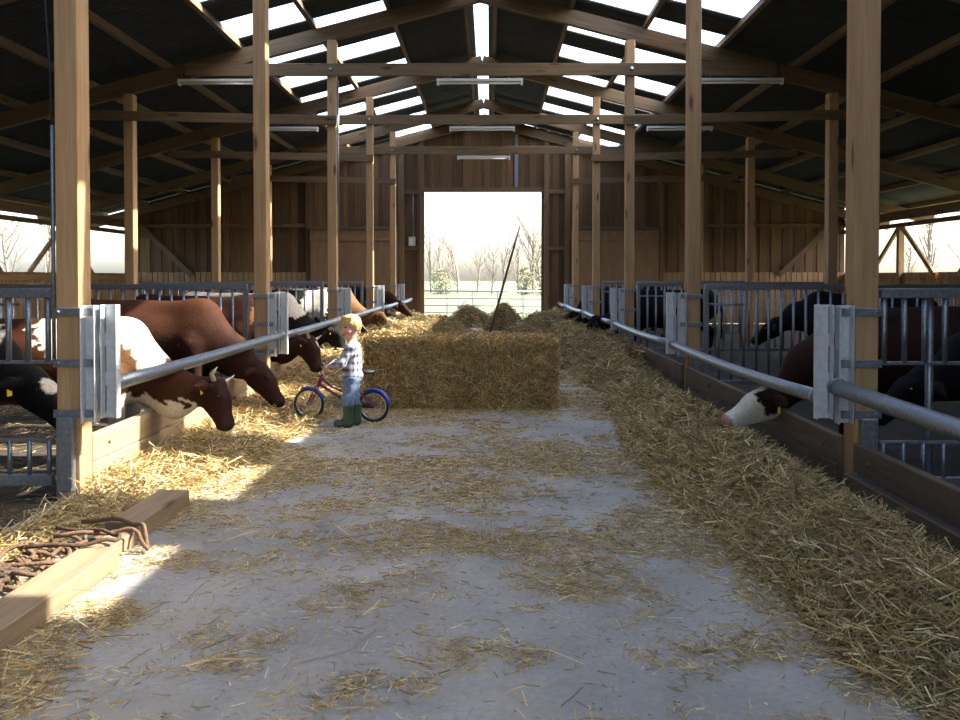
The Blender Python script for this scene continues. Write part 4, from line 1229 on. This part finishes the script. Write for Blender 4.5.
# ================================================================== TIMBERS, ROPE AND RINGS ON THE FLOOR (left foreground)
P0 = Vector((-1.80, 2.6, 0.062)); P1 = Vector((-1.80, 4.55, 0.062))
def floor_timber(a, b, w, h, lab):
    return timber('timber_beam', a, b, w, h, 'floor_beam', None, ch=0.006, label=lab, cat='beam', group='timbers on the floor')
floor_timber((-1.875, 2.5, 0.056), (-1.845, 4.50, 0.056), 0.20, 0.11, 'long squared timber lying at the lower left edge of the aisle')
floor_timber((-1.90, 4.52, 0.04), (-1.89, 4.92, 0.04), 0.15, 0.08, 'short low timber block between the two floor timbers')
floor_timber((-1.92, 4.94, 0.056), (-1.90, 5.72, 0.056), 0.20, 0.11, 'short squared timber lying beyond the rope')
def rope_path(n, box, seed, lift):
    """overlapping loops wandering through a small area"""
    r2 = np.random.default_rng(int(seed))
    loops = n // 14; P = []
    for i in range(loops):
        cx = r2.uniform(box[0], box[1]); cy = r2.uniform(box[2], box[3]); R = r2.uniform(0.035, 0.10); a0 = r2.random() * 2 * PI; el = r2.uniform(0.5, 1.6); ph = r2.random() * PI
        hz = lift + 0.09 * r2.random() * (1 - i / loops * 0.3)
        for q in np.linspace(0, 2 * PI * r2.uniform(0.6, 1.0), 9):
            u, v = R * math.cos(a0 + q) * el, R * math.sin(a0 + q)
            P.append((cx + u * math.cos(ph) - v * math.sin(ph), cy + u * math.sin(ph) + v * math.cos(ph), max(0.015, hz + 0.03 * math.sin(a0 + q))))
    P = np.array(P)
    Q = np.repeat(P, 2, axis=0).astype(float)
    for _ in range(4):
        Q[1:-1] = (Q[:-2] + 2 * Q[1:-1] + Q[2:]) / 4
    return Q
tube('rope', rope_path(150, (-2.42, -2.0, 3.9, 4.55), 1.0, 0.02), 0.012, 'rope', None, n=6, label='light brown rope lying tangled left of the floor timber', cat='rope')
tube('rope', rope_path(130, (-2.6, -2.1, 3.75, 4.25), 4.0, 0.03), 0.013, 'rope_dark', None, n=6, label='dark brown rope tangled at the left edge of the floor', cat='rope')
tube('rope', rope_path(110, (-2.25, -1.98, 4.3, 4.85), 7.0, 0.03), 0.011, 'rope', None, n=6, label='brown rope heaped beside the short timber block', cat='rope')
q = np.linspace(0, 1, 40)
loop = np.stack([-2.15 + 0.46 * np.sin(q * PI) ** 0.8, 4.62 + 0.30 * q + 0.05 * np.sin(q * 9), 0.125 - 0.10 * np.clip((np.sin(q * PI) - 0.86) / 0.14, 0, 1) + 0.01 * np.sin(q * 30)], 1)
tube('rope', loop, 0.012, 'rope', None, n=6, label='rope looped over the short timber block', cat='rope')
loop2 = np.stack([-2.2 + 0.42 * np.sin(q * PI) ** 0.7, 4.40 + 0.35 * q, 0.135 + 0.008 * np.sin(q * 25)], 1)
tube('rope', loop2, 0.011, 'rope_dark', None, n=6, label='dark rope lying across the end of the long floor timber', cat='rope')
for (x, y, z, R, tl, lb) in ((-2.42, 3.82, 0.05, 0.075, 0.5, 'largest steel ring in the tangle at the left edge'), (-2.30, 4.05, 0.075, 0.055, 1.0, 'upright steel ring among the ropes'), (-2.52, 3.98, 0.06, 0.05, 0.3, 'small steel ring at the left picture edge')):
    a = np.linspace(0, 2 * PI, 25)
    Pm = np.stack([R * np.cos(a), R * np.sin(a) * math.cos(tl), R * np.sin(a) * math.sin(tl)], 1)
    V, F = tube_np(Pm, 0.007, 6, cap=False)
    obj('steel_ring', mesh_mixed('ring', V, F), 'chrome', None, T(x, y, z), label=lb, cat='ring', group='steel rings among the ropes')

# ================================================================== OUTSIDE: bare trees beyond the field
def tree_mesh(h, seed, spread, depth=4):
    r2 = random.Random(seed); parts = []
    def grow(p, d, l, r, lev):
        n = 4; pts = [np.array(p)]
        dd = Vector(d)
        for i in range(n):
            dd = (dd + Vector((r2.gauss(0, 0.08), r2.gauss(0, 0.08), 0.05))).normalized()
            pts.append(pts[-1] + np.array(dd) * l / n)
        parts.append(tube_np(pts, np.linspace(r, r * 0.45, n + 1), 5 if lev < 2 else 3, cap=False))
        if lev < depth:
            for i in range(11 if lev == 0 else 4):
                q = pts[1 + (i % n)] if lev else pts[0] + (pts[-1] - pts[0]) * (0.15 + 0.85 * i / 11)
                a = r2.random() * 2 * PI
                nd_ = (Vector((math.cos(a), math.sin(a), 0)) * spread + dd * (1 - spread * 0.4)).normalized()
                grow(q, nd_, l * r2.uniform(0.35, 0.55), r * 0.42, lev + 1)
    grow((0, 0, 0), (0, 0, 1), h * 0.75, h * 0.02, 0)
    V, F = join_np(parts)
    return mesh_mixed('tree', V, F)
TM = [tree_mesh(9.5, 1, 0.45), tree_mesh(10.5, 2, 0.35), tree_mesh(8.0, 3, 0.6), tree_mesh(11.0, 5, 0.4)]
ORDT = ['first', 'second', 'third', 'fourth', 'fifth', 'sixth', 'seventh', 'eighth', 'ninth', 'tenth', 'eleventh']
spots = [(-8.5, 92, 1, .9), (-6.2, 95, 0, .75), (-4.6, 90, 1, .62), (-3.2, 93, 3, .66), (-1.2, 96, 2, .72), (0.4, 91, 0, .62), (1.6, 95, 1, .64), (3.2, 92, 2, .8), (4.6, 90, 0, .85), (6.3, 103, 3, .9), (8.0, 91, 2, 1.0)]
for i, (x, y, k, sc) in enumerate(spots):
    obj('bare_tree', TM[k], 'bark', None, T(x, y, -0.13) @ Rz(i * 1.3) @ Matrix.Scale(sc, 4), label='%s bare tree from the left in the row beyond the far doorway' % ORDT[i], cat='tree', group='bare trees seen through the doorway')
for s in (-1, 1):
    for i, (x, y, k, sc) in enumerate(((33, 55, 3, 0.9), (34, 62, 2, 0.9), (40, 68, 1, 0.8), (38, 75, 0, 0.9), (42, 88, 2, 0.8))):
        obj('bare_tree', TM[k], 'bark', None, T(s * x, y, -0.13) @ Rz(i * 2.1 + s) @ Matrix.Scale(sc, 4), label='%s bare tree seen through the opening of the %s side wall, nearest first' % (ORDT[i], SIDE[s]), cat='tree', group='bare trees beside the %s wall' % SIDE[s])
def bush(x, y, r, h, seed, lab):
    t = thing('bush', (x, y, -0.13), lab, 'bush', 'bushes beyond the field')
    r2 = np.random.default_rng(seed); n = 900
    a = r2.random(n) * 2 * PI; u = r2.random(n); z = h * u
    rr = r * np.sqrt(np.clip(np.sin(PI * (0.12 + 0.85 * u)), 0, 1)) * np.sqrt(r2.random(n))
    P = np.stack([x + rr * np.cos(a), y + rr * np.sin(a), z - 0.1], 1)
    A = r2.normal(size=(n, 3)); A /= np.linalg.norm(A, axis=1)[:, None]; B = np.cross(A, r2.normal(size=(n, 3))); B /= np.linalg.norm(B, axis=1)[:, None]
    s_ = 0.07 + 0.06 * r2.random((n, 1))
    V = np.stack([P - A * s_, P - B * s_ * .6, P + A * s_, P + B * s_ * .6], 1).reshape(-1, 3) - np.array([x, y, 0])
    obj('foliage', mesh_np('foliage', V, np.arange(4 * n).reshape(n, 4)), 'leaf', t, T(x, y, 0), kind='stuff')
    parts = []
    for q in range(5):
        a0 = q * 1.3 + seed
        parts.append(tube_np([(0, 0, 0), (r * .3 * math.cos(a0), r * .3 * math.sin(a0), h * .5), (r * .5 * math.cos(a0), r * .5 * math.sin(a0), h * .9)], [0.06, 0.04, 0.01], 5))
    V, F = join_np(parts)
    obj('stems', mesh_mixed('stems', V, F), 'bark', t, T(x, y, -0.13))
bush(4.9, 80, 1.1, 4.6, 1, 'pale green bush at the right edge of the far doorway')
bush(3.6, 84, 0.9, 2.6, 2, 'low pale bush right of the slanting pole, beyond the field')
bush(-4.6, 86, 1.2, 2.4, 3, 'low pale bush at the left edge of the far doorway')
